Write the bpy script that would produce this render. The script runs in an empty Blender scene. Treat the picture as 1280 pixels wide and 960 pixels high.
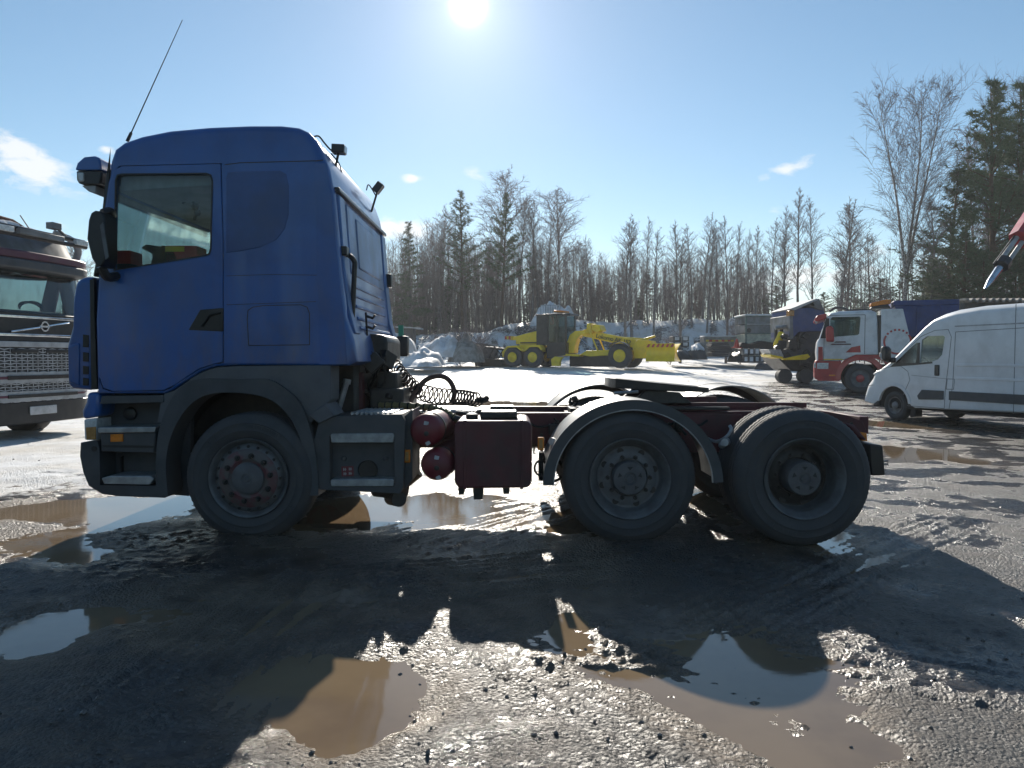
import bpy, bmesh, math, random
import numpy as np
from mathutils import Vector, Matrix
from mathutils.geometry import tessellate_polygon
R = math.radians
rnd = random.Random(7)
S = bpy.context.scene
COL = S.collection

# ------------------------------------------------------------------ camera, sky, sun, exposure
F, HZ, CH = 930.0, 447.0, 1.43           # focal length in photo pixels, horizon row, camera height
PITCH = math.atan((480 - HZ) / F)
cam_d = bpy.data.cameras.new('camera'); cam = bpy.data.objects.new('camera', cam_d); COL.objects.link(cam)
cam.location = (0, 0, CH); cam.rotation_euler = (math.pi / 2 - PITCH, 0, 0)
cam_d.sensor_width = 36; cam_d.sensor_fit = 'HORIZONTAL'; cam_d.lens = 36 * F / 1280
cam_d.clip_start = .05; cam_d.clip_end = 3000
S.camera = cam
SUN_EL, SUN_AZ = R(24.9), R(-3.3)        # azimuth measured from +Y towards +X
sun_dir = Vector((math.sin(SUN_AZ) * math.cos(SUN_EL), math.cos(SUN_AZ) * math.cos(SUN_EL), math.sin(SUN_EL)))
sl = bpy.data.lights.new('sun', 'SUN'); sl.energy = 5.0; sl.angle = R(.5); sl.color = (1, .93, .82)
so = bpy.data.objects.new('sun', sl); COL.objects.link(so)
so.rotation_euler = sun_dir.to_track_quat('Z', 'Y').to_euler()
S.view_settings.view_transform = 'Standard'; S.view_settings.look = 'None'
S.view_settings.exposure = 0.52; S.view_settings.gamma = 1
W = bpy.data.worlds.new('World'); S.world = W; W.use_nodes = True
nt = W.node_tree; nt.nodes.clear()
N = nt.nodes.new; L = nt.links.new
def wmath(op, a, b=None, c=None, clamp=False):
    n = N('ShaderNodeMath'); n.operation = op; n.use_clamp = clamp
    for i, x in enumerate((a, b, c)):
        if x is None: continue
        if isinstance(x, (int, float)): n.inputs[i].default_value = x
        else: L(x, n.inputs[i])
    return n.outputs[0]
sky = N('ShaderNodeTexSky'); sky.sky_type = 'NISHITA'; sky.sun_disc = False
sky.sun_elevation = SUN_EL; sky.sun_rotation = SUN_AZ
sky.air_density = 1.0; sky.dust_density = .06; sky.ozone_density = 2.2; sky.altitude = 100
tc = N('ShaderNodeTexCoord')
nrm = N('ShaderNodeVectorMath'); nrm.operation = 'NORMALIZE'; L(tc.outputs['Generated'], nrm.inputs[0])
dotn = N('ShaderNodeVectorMath'); dotn.operation = 'DOT_PRODUCT'; L(nrm.outputs[0], dotn.inputs[0]); dotn.inputs[1].default_value = sun_dir
ang = wmath('ARCCOSINE', wmath('MINIMUM', dotn.outputs['Value'], .9999999))
disc = wmath('MULTIPLY', wmath('EXPONENT', wmath('MULTIPLY', wmath('POWER', wmath('DIVIDE', ang, R(.75)), 2), -1)), 34)
aur = wmath('MULTIPLY', wmath('EXPONENT', wmath('DIVIDE', ang, -R(3.0))), 5.0)
glow = wmath('ADD', wmath('ADD', disc, aur), wmath('MULTIPLY', wmath('EXPONENT', wmath('DIVIDE', ang, -R(12))), 1.1))
# clouds: a few wisps at their own directions plus thin broken cloud elsewhere
sep = N('ShaderNodeSeparateXYZ'); L(nrm.outputs[0], sep.inputs[0])
az = wmath('ARCTAN2', sep.outputs[0], sep.outputs[1]); el = wmath('ARCSINE', sep.outputs[2])
cmb = N('ShaderNodeCombineXYZ'); L(az, cmb.inputs[0]); L(wmath('MULTIPLY', el, 1.9), cmb.inputs[1])
ns = N('ShaderNodeTexNoise'); ns.inputs['Scale'].default_value = 26; ns.inputs['Detail'].default_value = 7; ns.inputs['Roughness'].default_value = .62
ns.inputs['Distortion'].default_value = .35
L(cmb.outputs[0], ns.inputs['Vector'])
def pixdir(u, v):
    X, U = (u - 640) / F, -(v - 480) / F
    return Vector((X, math.cos(PITCH) + U * math.sin(PITCH), -math.sin(PITCH) + U * math.cos(PITCH))).normalized()
acc = None
for u, v, ra, re, rot, k in ((28, 200, .065, .026, -.45, 1.15), (-60, 190, .10, .03, -.3, 1.0), (133, 186, .014, .008, -.3, .8),
                        (512, 223, .017, .008, -.1, 1.05), (600, 219, .03, .009, -.15, .75), (505, 288, .05, .020, 0, 1.15),
                        (1000, 350, .12, .028, .1, .95), (985, 211, .05, .011, .25, .75), (955, 268, .07, .008, .2, .5), (80, 285, .05, .009, -.2, .42),
                        (1120, 330, .10, .03, 0, .6), (700, 330, .35, .035, 0, .35), (1500, 240, .2, .05, 0, 1.0), (-400, 260, .25, .05, 0, 1.0)):
    d = pixdir(u, v); a0 = math.atan2(d.x, d.y); e0 = math.asin(d.z)
    da, de = wmath('SUBTRACT', az, a0), wmath('SUBTRACT', el, e0)
    c, s_ = math.cos(rot), math.sin(rot)
    p = wmath('ADD', wmath('MULTIPLY', da, c), wmath('MULTIPLY', de, s_)); q = wmath('SUBTRACT', wmath('MULTIPLY', de, c), wmath('MULTIPLY', da, s_))
    rr = wmath('ADD', wmath('POWER', wmath('DIVIDE', p, ra), 2), wmath('POWER', wmath('DIVIDE', q, re), 2))
    g = wmath('MULTIPLY', wmath('EXPONENT', wmath('MULTIPLY', rr, -1)), k)
    acc = g if acc is None else wmath('MAXIMUM', acc, g)
cl = wmath('MULTIPLY', wmath('ADD', wmath('MULTIPLY', wmath('SUBTRACT', ns.outputs['Fac'], .52), 4.2), wmath('MULTIPLY', wmath('SUBTRACT', acc, .42), 1.7)), 1.0, clamp=True)
cl = wmath('MULTIPLY', cl, wmath('MULTIPLY', acc, 1.3, clamp=True))
mx = N('ShaderNodeMix'); mx.data_type = 'RGBA'
hs = N('ShaderNodeHueSaturation'); hs.inputs['Saturation'].default_value = 1.10; hs.inputs['Hue'].default_value = .491; hs.inputs['Value'].default_value = 1.0
L(sky.outputs[0], hs.inputs['Color'])
L(wmath('MULTIPLY', cl, .85), mx.inputs['Factor']); L(hs.outputs[0], mx.inputs['A']); mx.inputs['B'].default_value = (8.6, 8.7, 8.7, 1)
gl = N('ShaderNodeMix'); gl.data_type = 'RGBA'; gl.blend_type = 'ADD'; gl.inputs['Factor'].default_value = 1
gc = N('ShaderNodeCombineColor'); L(glow, gc.inputs[0]); L(wmath('MULTIPLY', glow, .95), gc.inputs[1]); L(wmath('MULTIPLY', glow, .92), gc.inputs[2])
L(mx.outputs['Result'], gl.inputs['A']); L(gc.outputs[0], gl.inputs['B'])
bg = N('ShaderNodeBackground'); bg.inputs['Strength'].default_value = .079
L(gl.outputs['Result'], bg.inputs['Color'])
wo = N('ShaderNodeOutputWorld'); L(bg.outputs[0], wo.inputs['Surface'])

# ------------------------------------------------------------------ helpers
def at(u, v, Y):
    """point of the place that the photo shows at pixel (u, v), Y metres ahead"""
    d = pixdir(u, v); return Vector((d.x, d.y, d.z)) * (Y / d.y) + Vector((0, 0, CH))
def xz(u, v, Y=5.8):
    p = at(u, v, Y); return (p.x, p.z)

def mat(name, col, rough=.6, metal=0, col2=None, scale=6, lo=.4, hi=.65, bump=0, bscale=40, coat=0, spec=.5, dirt=0, dirtcol=(.13, .11, .09), emit=None):
    m = bpy.data.materials.new(name); m.use_nodes = True; t = m.node_tree; b = t.nodes['Principled BSDF']
    b.inputs['Base Color'].default_value = (*col, 1); b.inputs['Roughness'].default_value = rough; b.inputs['Metallic'].default_value = metal
    b.inputs['Specular IOR Level'].default_value = spec
    b.inputs['Coat Weight'].default_value = coat; b.inputs['Coat Roughness'].default_value = .08
    c = t.nodes.new('ShaderNodeTexCoord')
    def noise(sc, det=5):
        n = t.nodes.new('ShaderNodeTexNoise'); n.inputs['Scale'].default_value = sc; n.inputs['Detail'].default_value = det
        n.inputs['Roughness'].default_value = .6; t.links.new(c.outputs['Object'], n.inputs['Vector']); return n
    def ramp(n, a, z):
        r = t.nodes.new('ShaderNodeMapRange'); r.inputs[1].default_value = a; r.inputs[2].default_value = z; r.interpolation_type = 'SMOOTHSTEP'
        t.links.new(n.outputs['Fac'], r.inputs[0]); return r.outputs[0]
    out = None
    if col2 is None: col2 = tuple(x * .72 for x in col)
    mi = t.nodes.new('ShaderNodeMix'); mi.data_type = 'RGBA'
    mi.inputs['A'].default_value = (*col, 1); mi.inputs['B'].default_value = (*col2, 1)
    t.links.new(ramp(noise(scale), lo, hi), mi.inputs['Factor']); out = mi.outputs['Result']
    if dirt:
        m2 = t.nodes.new('ShaderNodeMix'); m2.data_type = 'RGBA'
        n2 = noise(scale * .6 + 1.3, 9); f = t.nodes.new('ShaderNodeMath'); f.operation = 'MULTIPLY'; f.inputs[1].default_value = dirt
        t.links.new(ramp(n2, .38, .72), f.inputs[0]); t.links.new(f.outputs[0], m2.inputs['Factor'])
        t.links.new(out, m2.inputs['A']); m2.inputs['B'].default_value = (*dirtcol, 1); out = m2.outputs['Result']
        rr = t.nodes.new('ShaderNodeMapRange'); rr.inputs[3].default_value = rough; rr.inputs[4].default_value = min(1, rough + .35)
        t.links.new(f.outputs[0], rr.inputs[0]); t.links.new(rr.outputs[0], b.inputs['Roughness'])
    t.links.new(out, b.inputs['Base Color'])
    if bump:
        bn = t.nodes.new('ShaderNodeBump'); bn.inputs['Strength'].default_value = bump; bn.inputs['Distance'].default_value = .01
        t.links.new(noise(bscale).outputs['Fac'], bn.inputs['Height']); t.links.new(bn.outputs[0], b.inputs['Normal'])
    return m

def glass(name, tint, refl=1.0, dirt=.12):
    m = bpy.data.materials.new(name); m.use_nodes = True; t = m.node_tree; t.nodes.clear()
    o = t.nodes.new('ShaderNodeOutputMaterial'); tr = t.nodes.new('ShaderNodeBsdfTransparent'); tr.inputs[0].default_value = (*tint, 1)
    g = t.nodes.new('ShaderNodeBsdfGlossy'); g.inputs['Roughness'].default_value = .04
    fr = t.nodes.new('ShaderNodeFresnel'); fr.inputs[0].default_value = 1.45
    mu = t.nodes.new('ShaderNodeMath'); mu.operation = 'MULTIPLY'; mu.inputs[1].default_value = refl; t.links.new(fr.outputs[0], mu.inputs[0])
    ms = t.nodes.new('ShaderNodeMixShader'); t.links.new(mu.outputs[0], ms.inputs[0]); t.links.new(tr.outputs[0], ms.inputs[1]); t.links.new(g.outputs[0], ms.inputs[2])
    df = t.nodes.new('ShaderNodeBsdfDiffuse'); df.inputs[0].default_value = (.35, .36, .36, 1)
    n = t.nodes.new('ShaderNodeTexNoise'); n.inputs['Scale'].default_value = 5; n.inputs['Detail'].default_value = 8
    c = t.nodes.new('ShaderNodeTexCoord'); mp = t.nodes.new('ShaderNodeMapping'); mp.inputs['Scale'].default_value = (2, 2, .35)
    t.links.new(c.outputs['Object'], mp.inputs[0]); t.links.new(mp.outputs[0], n.inputs['Vector'])
    mr = t.nodes.new('ShaderNodeMapRange'); mr.inputs[1].default_value = .4; mr.inputs[2].default_value = .75; mr.inputs[4].default_value = dirt
    t.links.new(n.outputs['Fac'], mr.inputs[0])
    m2 = t.nodes.new('ShaderNodeMixShader'); t.links.new(mr.outputs[0], m2.inputs[0]); t.links.new(ms.outputs[0], m2.inputs[1]); t.links.new(df.outputs[0], m2.inputs[2])
    t.links.new(m2.outputs[0], o.inputs['Surface']); return m

def tag(o, label, cat, group=None):
    o['label'] = label; o['category'] = cat
    if group: o['group'] = group
    return o
def empty(name, loc, rz=0, label=None, cat=None, group=None):
    o = bpy.data.objects.new(name, None); COL.objects.link(o); o.location = loc; o.rotation_euler = (0, 0, rz); o.empty_display_size = .3
    if label: tag(o, label, cat, group)
    return o

OFF = Vector((0, 0, 0))                      # meshes written in world metres are moved into their thing's frame
class MB:
    def __init__(s): s.v = []; s.f = []
    def add(s, vs, fs):
        k = len(s.v); s.v += [tuple(p) for p in vs]; s.f += [tuple(i + k for i in f) for f in fs]; return s
    def box(s, x0, x1, y0, y1, z0, z1, rz=0, ry=0, piv=None):
        vs = [Vector((x, y, z)) for x in (x0, x1) for y in (y0, y1) for z in (z0, z1)]
        if rz or ry:
            c = Vector(piv) if piv else Vector(((x0 + x1) / 2, (y0 + y1) / 2, (z0 + z1) / 2))
            M = Matrix.Rotation(rz, 3, 'Z') @ Matrix.Rotation(ry, 3, 'Y'); vs = [c + M @ (p - c) for p in vs]
        return s.add(vs, [(0, 1, 3, 2), (4, 6, 7, 5), (0, 4, 5, 1), (2, 3, 7, 6), (0, 2, 6, 4), (1, 5, 7, 3)])
    def prism(s, pts, y0, y1, holes=(), ax='y'):
        loops = [list(pts)] + [list(h) for h in holes]
        flat = [p for lp in loops for p in lp]
        tris = tessellate_polygon([[Vector((p[0], p[1], 0)) for p in lp] for lp in loops])
        n = len(flat)
        def P(p, d):
            return (p[0], d, p[1]) if ax == 'y' else ((d, p[0], p[1]) if ax == 'x' else (p[0], p[1], d))
        fs = [tuple(t) for t in tris] + [tuple(n + i for i in reversed(t)) for t in tris]
        k = 0
        for lp in loops:
            m = len(lp)
            fs += [(k + i, k + (i + 1) % m, n + k + (i + 1) % m, n + k + i) for i in range(m)]; k += m
        return s.add([P(p, y0) for p in flat] + [P(p, y1) for p in flat], fs)
    def tube(s, pts, r, n=8, cap=True):
        pts = [Vector(p) for p in pts]; m = len(pts)
        rs = r if isinstance(r, (list, tuple)) else [r] * m
        vs = []; side = None
        for i, p in enumerate(pts):
            d = (pts[min(i + 1, m - 1)] - pts[max(i - 1, 0)]).normalized()
            if side is None: side = d.orthogonal().normalized()
            side = (side - d * side.dot(d)); side = side.normalized() if side.length > 1e-6 else d.orthogonal().normalized()
            b = d.cross(side)
            for k in range(n):
                a = 2 * math.pi * k / n; vs.append(p + (side * math.cos(a) + b * math.sin(a)) * rs[i])
        fs = [(i * n + k, i * n + (k + 1) % n, (i + 1) * n + (k + 1) % n, (i + 1) * n + k) for i in range(m - 1) for k in range(n)]
        if cap and n > 2: fs += [tuple(range(n))[::-1], tuple((m - 1) * n + k for k in range(n))]
        return s.add(vs, fs)
    def lathe(s, prof, c, ax=(0, 1, 0), n=48, closed=False, warp=None, cap=True):
        ax = Vector(ax).normalized(); a = ax.orthogonal().normalized() if abs(ax.z) > .5 else Vector((0, 0, 1)); a = (a - ax * a.dot(ax)).normalized(); b = ax.cross(a); c = Vector(c)
        vs = []
        for j, (r, h) in enumerate(prof):
            for k in range(n):
                t = 2 * math.pi * k / n; q = r + (warp(j, k) if warp else 0)
                vs.append(c + ax * h + (a * math.cos(t) + b * math.sin(t)) * q)
        m = len(prof)
        fs = [(j * n + k, j * n + (k + 1) % n, ((j + 1) % m) * n + (k + 1) % n, ((j + 1) % m) * n + k) for j in range(m if closed else m - 1) for k in range(n)]
        if not closed and cap:
            if prof[0][0] > 1e-5: fs.append(tuple(range(n))[::-1])
            if prof[-1][0] > 1e-5: fs.append(tuple((m - 1) * n + k for k in range(n)))
        return s.add(vs, fs)
    def ball(s, c, r, n=10):
        rx, ry, rz = r if isinstance(r, tuple) else (r, r, r); m = n // 2 + 1; vs = []; fs = []
        for j in range(m):
            p = math.pi * j / (m - 1)
            for k in range(n):
                t = 2 * math.pi * k / n; vs.append((c[0] + rx * math.sin(p) * math.cos(t), c[1] + ry * math.sin(p) * math.sin(t), c[2] + rz * math.cos(p)))
        fs = [(j * n + k, j * n + (k + 1) % n, (j + 1) * n + (k + 1) % n, (j + 1) * n + k) for j in range(m - 1) for k in range(n)]
        return s.add(vs, fs)
    def build(s, name, m, parent=None, bevel=0, smooth=35, kind=None, label=None, recalc=True, seg=2):
        me = bpy.data.meshes.new(name)
        o_ = OFF if parent is not None else Vector((0, 0, 0))
        vs = [(p[0] - o_.x, p[1] - o_.y, p[2] - o_.z) for p in s.v]
        me.from_pydata(vs, [], s.f); me.validate()
        if recalc:
            bm = bmesh.new(); bm.from_mesh(me); bmesh.ops.remove_doubles(bm, verts=bm.verts, dist=1e-5)
            bmesh.ops.recalc_face_normals(bm, faces=bm.faces); bm.to_mesh(me); bm.free()
        if smooth:
            me.polygons.foreach_set('use_smooth', [True] * len(me.polygons)); me.set_sharp_from_angle(angle=R(smooth))
        me.materials.append(m)
        o = bpy.data.objects.new(name, me); COL.objects.link(o)
        if parent is not None: o.parent = parent
        if bevel:
            b = o.modifiers.new('bevel', 'BEVEL'); b.width = bevel; b.segments = seg; b.limit_method = 'ANGLE'; b.angle_limit = R(38)
        if kind: o['kind'] = kind
        if label: o['label'] = label
        return o

def dup(root, loc, rz=None, scale=None, label=None):
    r = root.copy(); COL.objects.link(r); r.location = loc
    if rz is not None: r.rotation_euler = (0, 0, rz)
    if scale is not None: r.scale = scale if isinstance(scale, tuple) else (scale,) * 3
    if label: r['label'] = label
    for ch in list(root.children):
        c = ch.copy(); COL.objects.link(c); c.parent = r
        for g in list(ch.children):
            d = g.copy(); COL.objects.link(d); d.parent = c
    return r

def arc(cx, cz, r, a0, a1, n, rz=None):
    return [(cx + r * math.cos(R(a0 + (a1 - a0) * i / n)), cz + (rz or r) * math.sin(R(a0 + (a1 - a0) * i / n))) for i in range(n + 1)]
def bez(pts, n=24):
    """smooth curve through points (Catmull-Rom)"""
    P = [Vector(p) for p in pts]; P = [P[0] * 2 - P[1]] + P + [P[-1] * 2 - P[-2]]; out = []
    k = max(2, n // (len(P) - 3))
    for i in range(1, len(P) - 2):
        for j in range(k):
            t = j / k; a, b, c, d = P[i - 1:i + 3]
            out.append(.5 * (2 * b + (c - a) * t + (2 * a - 5 * b + 4 * c - d) * t * t + (3 * b - a - 3 * c + d) * t ** 3))
    out.append(P[-2]); return out

def loft(prof, y0, y1, holes=(), skip=(), nseg=5, sgn=1):
    """body shell: side outline prof = [(x, z, edge radius)], flat sides at y0 and y1 with rounded edges.
    Edges listed in skip are left open between the fillets and come back as a second builder (the panes)."""
    n = len(prof); P = [Vector((p[0], p[1])) for p in prof]
    area = sum(P[i].x * P[(i + 1) % n].y - P[(i + 1) % n].x * P[i].y for i in range(n)); o = 1 if area > 0 else -1
    nor = []
    for i in range(n):
        e0 = (P[i] - P[i - 1]).normalized(); e1 = (P[(i + 1) % n] - P[i]).normalized()
        q = Vector((-(e0.y + e1.y), e0.x + e1.x)) * o; nor.append(q.normalized() if q.length > 1e-6 else Vector((0, 0)))
    rings = []
    for side in (0, 1):
        rs = []
        for k in range(nseg + 1):
            th = math.pi / 2 * k / nseg
            ring = []
            for i in range(n):
                r = prof[i][2]; q = P[i] + nor[i] * r * (1 - math.sin(th)); yy = r * (1 - math.cos(th))
                ring.append((q.x, (y0 + yy * (1 if y1 > y0 else -1)) if side == 0 else (y1 - yy * (1 if y1 > y0 else -1)), q.y))
            rs.append(ring)
        rings += rs if side == 0 else rs[::-1]
    body, pane = MB(), MB()
    vs = [p for r in rings for p in r]
    fs = []; gs = []
    for j in range(len(rings) - 1):
        for i in range(n):
            q = (j * n + i, j * n + (i + 1) % n, (j + 1) * n + (i + 1) % n, (j + 1) * n + i)
            (gs if (j == nseg and i in skip) else fs).append(q)
    body.add(vs, fs)
    us = sorted({i for g in gs for i in g}); mp_ = {i: k for k, i in enumerate(us)}
    pane.add([vs[i] for i in us], [tuple(mp_[i] for i in g) for g in gs])
    for ring in (rings[0], rings[-1]):
        loops = [[(p[0], p[2]) for p in ring]] + [list(h) for h in holes]
        flat = [p for lp in loops for p in lp]; yy = ring[0][1]
        tr = tessellate_polygon([[Vector((p[0], p[1], 0)) for p in lp] for lp in loops])
        body.add([(p[0], yy, p[1]) for p in flat], [tuple(t) for t in tr])
        d = .05 * (1 if (ring is rings[0]) == (y1 > y0) else -1)
        for h in holes:
            m = len(h); body.add([(p[0], yy, p[1]) for p in h] + [(p[0], yy + d, p[1]) for p in h], [(i, (i + 1) % m, m + (i + 1) % m, m + i) for i in range(m)])
    return body, pane

# ------------------------------------------------------------------ materials
M = {}
M['blue'] = mat('blue_paint', (.012, .100, .36), .34, coat=.5, col2=(.009, .078, .28), scale=2, dirt=.20, spec=.4, dirtcol=(.09, .11, .15))
_t = M['blue'].node_tree; _b = _t.nodes['Principled BSDF']; _src = _b.inputs['Base Color'].links[0].from_socket      # road spray, heavier low down
_c = _t.nodes.new('ShaderNodeTexCoord'); _s = _t.nodes.new('ShaderNodeSeparateXYZ'); _t.links.new(_c.outputs['Object'], _s.inputs[0])
_mp = _t.nodes.new('ShaderNodeMapping'); _mp.inputs['Scale'].default_value = (1.6, 1.6, .55); _t.links.new(_c.outputs['Object'], _mp.inputs[0])
_n = _t.nodes.new('ShaderNodeTexNoise'); _n.inputs['Scale'].default_value = 4.5; _n.inputs['Detail'].default_value = 10; _n.inputs['Roughness'].default_value = .68; _t.links.new(_mp.outputs[0], _n.inputs['Vector'])
_r = _t.nodes.new('ShaderNodeMapRange'); _r.inputs[1].default_value = 2.3; _r.inputs[2].default_value = 1.15; _r.inputs[3].default_value = .12; _r.inputs[4].default_value = .75; _t.links.new(_s.outputs[2], _r.inputs[0])
_r2 = _t.nodes.new('ShaderNodeMapRange'); _r2.inputs[1].default_value = .42; _r2.inputs[2].default_value = .72; _t.links.new(_n.outputs['Fac'], _r2.inputs[0])
_m = _t.nodes.new('ShaderNodeMath'); _m.operation = 'MULTIPLY'; _t.links.new(_r.outputs[0], _m.inputs[0]); _t.links.new(_r2.outputs[0], _m.inputs[1])
_x = _t.nodes.new('ShaderNodeMix'); _x.data_type = 'RGBA'; _t.links.new(_m.outputs[0], _x.inputs['Factor']); _t.links.new(_src, _x.inputs['A']); _x.inputs['B'].default_value = (.085, .10, .13, 1); _t.links.new(_x.outputs['Result'], _b.inputs['Base Color'])
M['blue_panel'] = mat('darker_blue_paint', (.009, .070, .26), .42, coat=.3, scale=2, dirt=.2, dirtcol=(.07, .08, .11))
M['blue_dusty'] = mat('dusty_blue_paint', (.09, .20, .46), .45, coat=.2, scale=3, dirt=.6, dirtcol=(.2, .25, .32))
M['plastic'] = mat('grey_plastic', (.055, .06, .068), .55, scale=4, dirt=.6, dirtcol=(.10, .098, .095), bump=.15, bscale=120)
M['plastic_light'] = mat('dusty_grey_plastic', (.10, .105, .115), .6, scale=5, dirt=.6, dirtcol=(.15, .14, .13), bump=.15, bscale=90)
M['black'] = mat('black_plastic', (.012, .012, .014), .35, scale=5, dirt=.15)
M['blackmatt'] = mat('black_rubber_matt', (.012, .011, .011), .85)
M['tyre'] = mat('tyre_rubber', (.050, .051, .055), .75, col2=(.06, .06, .062), scale=9, dirt=.6, dirtcol=(.075, .07, .066), bump=.25, bscale=70)
M['rim'] = mat('grey_rim', (.15, .155, .16), .5, metal=.2, scale=8, dirt=.7, dirtcol=(.09, .08, .075))
M['rimdark'] = mat('dark_dirty_rim', (.17, .17, .175), .6, scale=8, dirt=.6, dirtcol=(.10, .085, .078))
M['hubgrey'] = mat('grey_hub', (.12, .12, .125), .5, scale=8, dirt=.5, dirtcol=(.07, .06, .058))
M['redrim'] = mat('worn_red_paint', (.13, .035, .045), .55, col2=(.10, .085, .08), scale=11, lo=.42, hi=.58, dirt=.4)
M['frame'] = mat('dark_red_chassis', (.10, .012, .018), .5, col2=(.06, .01, .013), scale=4, dirt=.6, dirtcol=(.05, .035, .032))
M['redtank'] = mat('red_air_tank', (.19, .016, .026), .4, scale=5, dirt=.35, dirtcol=(.10, .05, .05))
M['fueltank'] = mat('dark_red_tank', (.11, .018, .024), .45, scale=4, dirt=.6, dirtcol=(.06, .045, .042))
M['steel'] = mat('worn_steel', (.42, .43, .44), .42, metal=.6, scale=14, dirt=.5, dirtcol=(.2, .19, .18))
M['galv'] = mat('pale_fender_plastic', (.26, .26, .25), .4, scale=6, dirt=.45, dirtcol=(.16, .15, .135))
M['oily'] = mat('oily_black_steel', (.018, .016, .015), .4, scale=10, dirt=.5, dirtcol=(.07, .06, .05), bump=.4, bscale=30)
M['amber'] = mat('amber_lens', (.75, .22, .02), .25, scale=20)
M['clear'] = mat('clear_lens', (.6, .62, .62), .15, scale=20)
M['lamp_amber'] = mat('indicator_lens', (.42, .22, .07), .2, scale=15)
M['white'] = mat('white_paint', (.72, .74, .76), .35, coat=.3, col2=(.66, .68, .70), scale=2, dirt=.25, dirtcol=(.35, .33, .30))
M['whiteclean'] = mat('white_cab_paint', (.70, .71, .73), .35, coat=.3, scale=2, dirt=.15, dirtcol=(.4, .38, .35))
M['red'] = mat('red_paint', (.45, .02, .025), .35, coat=.4, scale=2, dirt=.25, dirtcol=(.15, .08, .07))
M['darkblue'] = mat('dark_blue_body', (.015, .045, .20), .45, scale=2, dirt=.4, dirtcol=(.05, .05, .07))
M['bluebin'] = mat('blue_bin_paint', (.045, .07, .19), .45, scale=2, dirt=.4, dirtcol=(.12, .12, .16))
M['yellow'] = mat('yellow_machine_paint', (.92, .66, .010), .4, coat=.2, col2=(.86, .58, .010), scale=2, dirt=.25, dirtcol=(.25, .18, .06))
M['grey'] = mat('grey_steel', (.20, .21, .22), .6, scale=3, dirt=.5)
M['darkgrey'] = mat('dark_grey_steel', (.055, .055, .06), .6, scale=3, dirt=.5)
M['maroon'] = mat('maroon_paint', (.11, .02, .045), .4, scale=3, dirt=.3)
M['chrome'] = mat('chrome', (.75, .76, .78), .15, metal=1, scale=4)
M['lightgrey'] = mat('light_grey_trim', (.42, .43, .44), .5, scale=4, dirt=.3)
M['interior'] = mat('grey_cab_lining', (.33, .33, .32), .8, scale=3)
M['interior_dark'] = mat('dark_dashboard', (.02, .02, .022), .7)
M['toolred'] = mat('red_case', (.55, .05, .03), .5)
M['labelyellow'] = mat('yellow_sticker', (.75, .52, .04), .5)
M['labelwhite'] = mat('pale_sticker', (.55, .55, .55), .6, dirt=.4)
M['green'] = mat('green_edge_strip', (.10, .42, .24), .5)
M['hoseyellow'] = mat('yellow_spiral_sleeve', (.22, .17, .05), .6, dirt=.5)
M['hosebrown'] = mat('brown_hose', (.12, .06, .045), .55, dirt=.3)
M['greenframe'] = mat('green_frame_steel', (.12, .19, .17), .6, dirt=.4)
M['cream'] = mat('cream_panel', (.52, .53, .42), .6, dirt=.3)
M['concrete'] = mat('pale_concrete', (.33, .31, .28), .85, scale=3, dirt=.5, bump=.3, bscale=20)
M['snow'] = mat('snow_lump', (.74, .75, .77), .7, col2=(.55, .54, .53), scale=1.2, dirt=.35, dirtcol=(.30, .26, .22), bump=.4, bscale=9)
M['bark'] = mat('dark_bark', (.15, .13, .12), .9, col2=(.22, .20, .19), scale=5)
M['birchbark'] = mat('birch_bark', (.42, .40, .38), .85, col2=(.12, .10, .09), scale=7, lo=.42, hi=.6)
M['twig'] = mat('bare_twigs', (.20, .165, .155), .9, col2=(.15, .125, .12), scale=2)
M['twigred'] = mat('reddish_twigs', (.25, .19, .175), .9, col2=(.19, .15, .14), scale=2)
M['pinebark'] = mat('pine_bark', (.13, .075, .045), .9, scale=6)
M['needle'] = mat('pine_needles', (.11, .15, .065), .7, col2=(.075, .11, .05), scale=1.5)
M['needle2'] = mat('spruce_needles', (.10, .13, .065), .7, col2=(.13, .15, .075), scale=1.5)
M['glass'] = glass('tinted_side_glass', (.86, .92, .92), .8, .10)
M['screen'] = glass('green_tinted_windscreen', (.72, .98, .95), .8, .22)
M['vanglass'] = glass('van_glass', (.72, .84, .84), 1.0)
M['flglass'] = glass('dark_windscreen', (.55, .68, .70), 1.5, .2)
M['brush'] = mat('red_brushwood', (.17, .085, .06), .9, col2=(.08, .05, .04), scale=2)

# ------------------------------------------------------------------ terrain
rng = np.random.default_rng(5)
TAB = rng.random((256, 256))
def vn(x, y, s=0):
    x = x + s * 17.31; y = y + s * 9.77
    xi = np.floor(x).astype(int); yi = np.floor(y).astype(int); fx = x - xi; fy = y - yi
    fx = fx * fx * (3 - 2 * fx); fy = fy * fy * (3 - 2 * fy)
    a = TAB[xi % 256, yi % 256]; b = TAB[(xi + 1) % 256, yi % 256]; c = TAB[xi % 256, (yi + 1) % 256]; d = TAB[(xi + 1) % 256, (yi + 1) % 256]
    return (a * (1 - fx) + b * fx) * (1 - fy) + (c * (1 - fx) + d * fx) * fy
def fbm(x, y, f, o, s=0):
    t = 0; a = 1; n = 0
    for k in range(o):
        t = t + a * vn(x * f, y * f, s + k); n += a; a *= .5; f *= 2.03
    return t / n - .5
def sst(a, b, x):
    t = np.clip((x - a) / (b - a), 0, 1); return t * t * (3 - 2 * t)
def bank_line(x): return 67 - 4 * sst(2, -5, x) + 1.5 * np.sin(x * .21)
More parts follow.
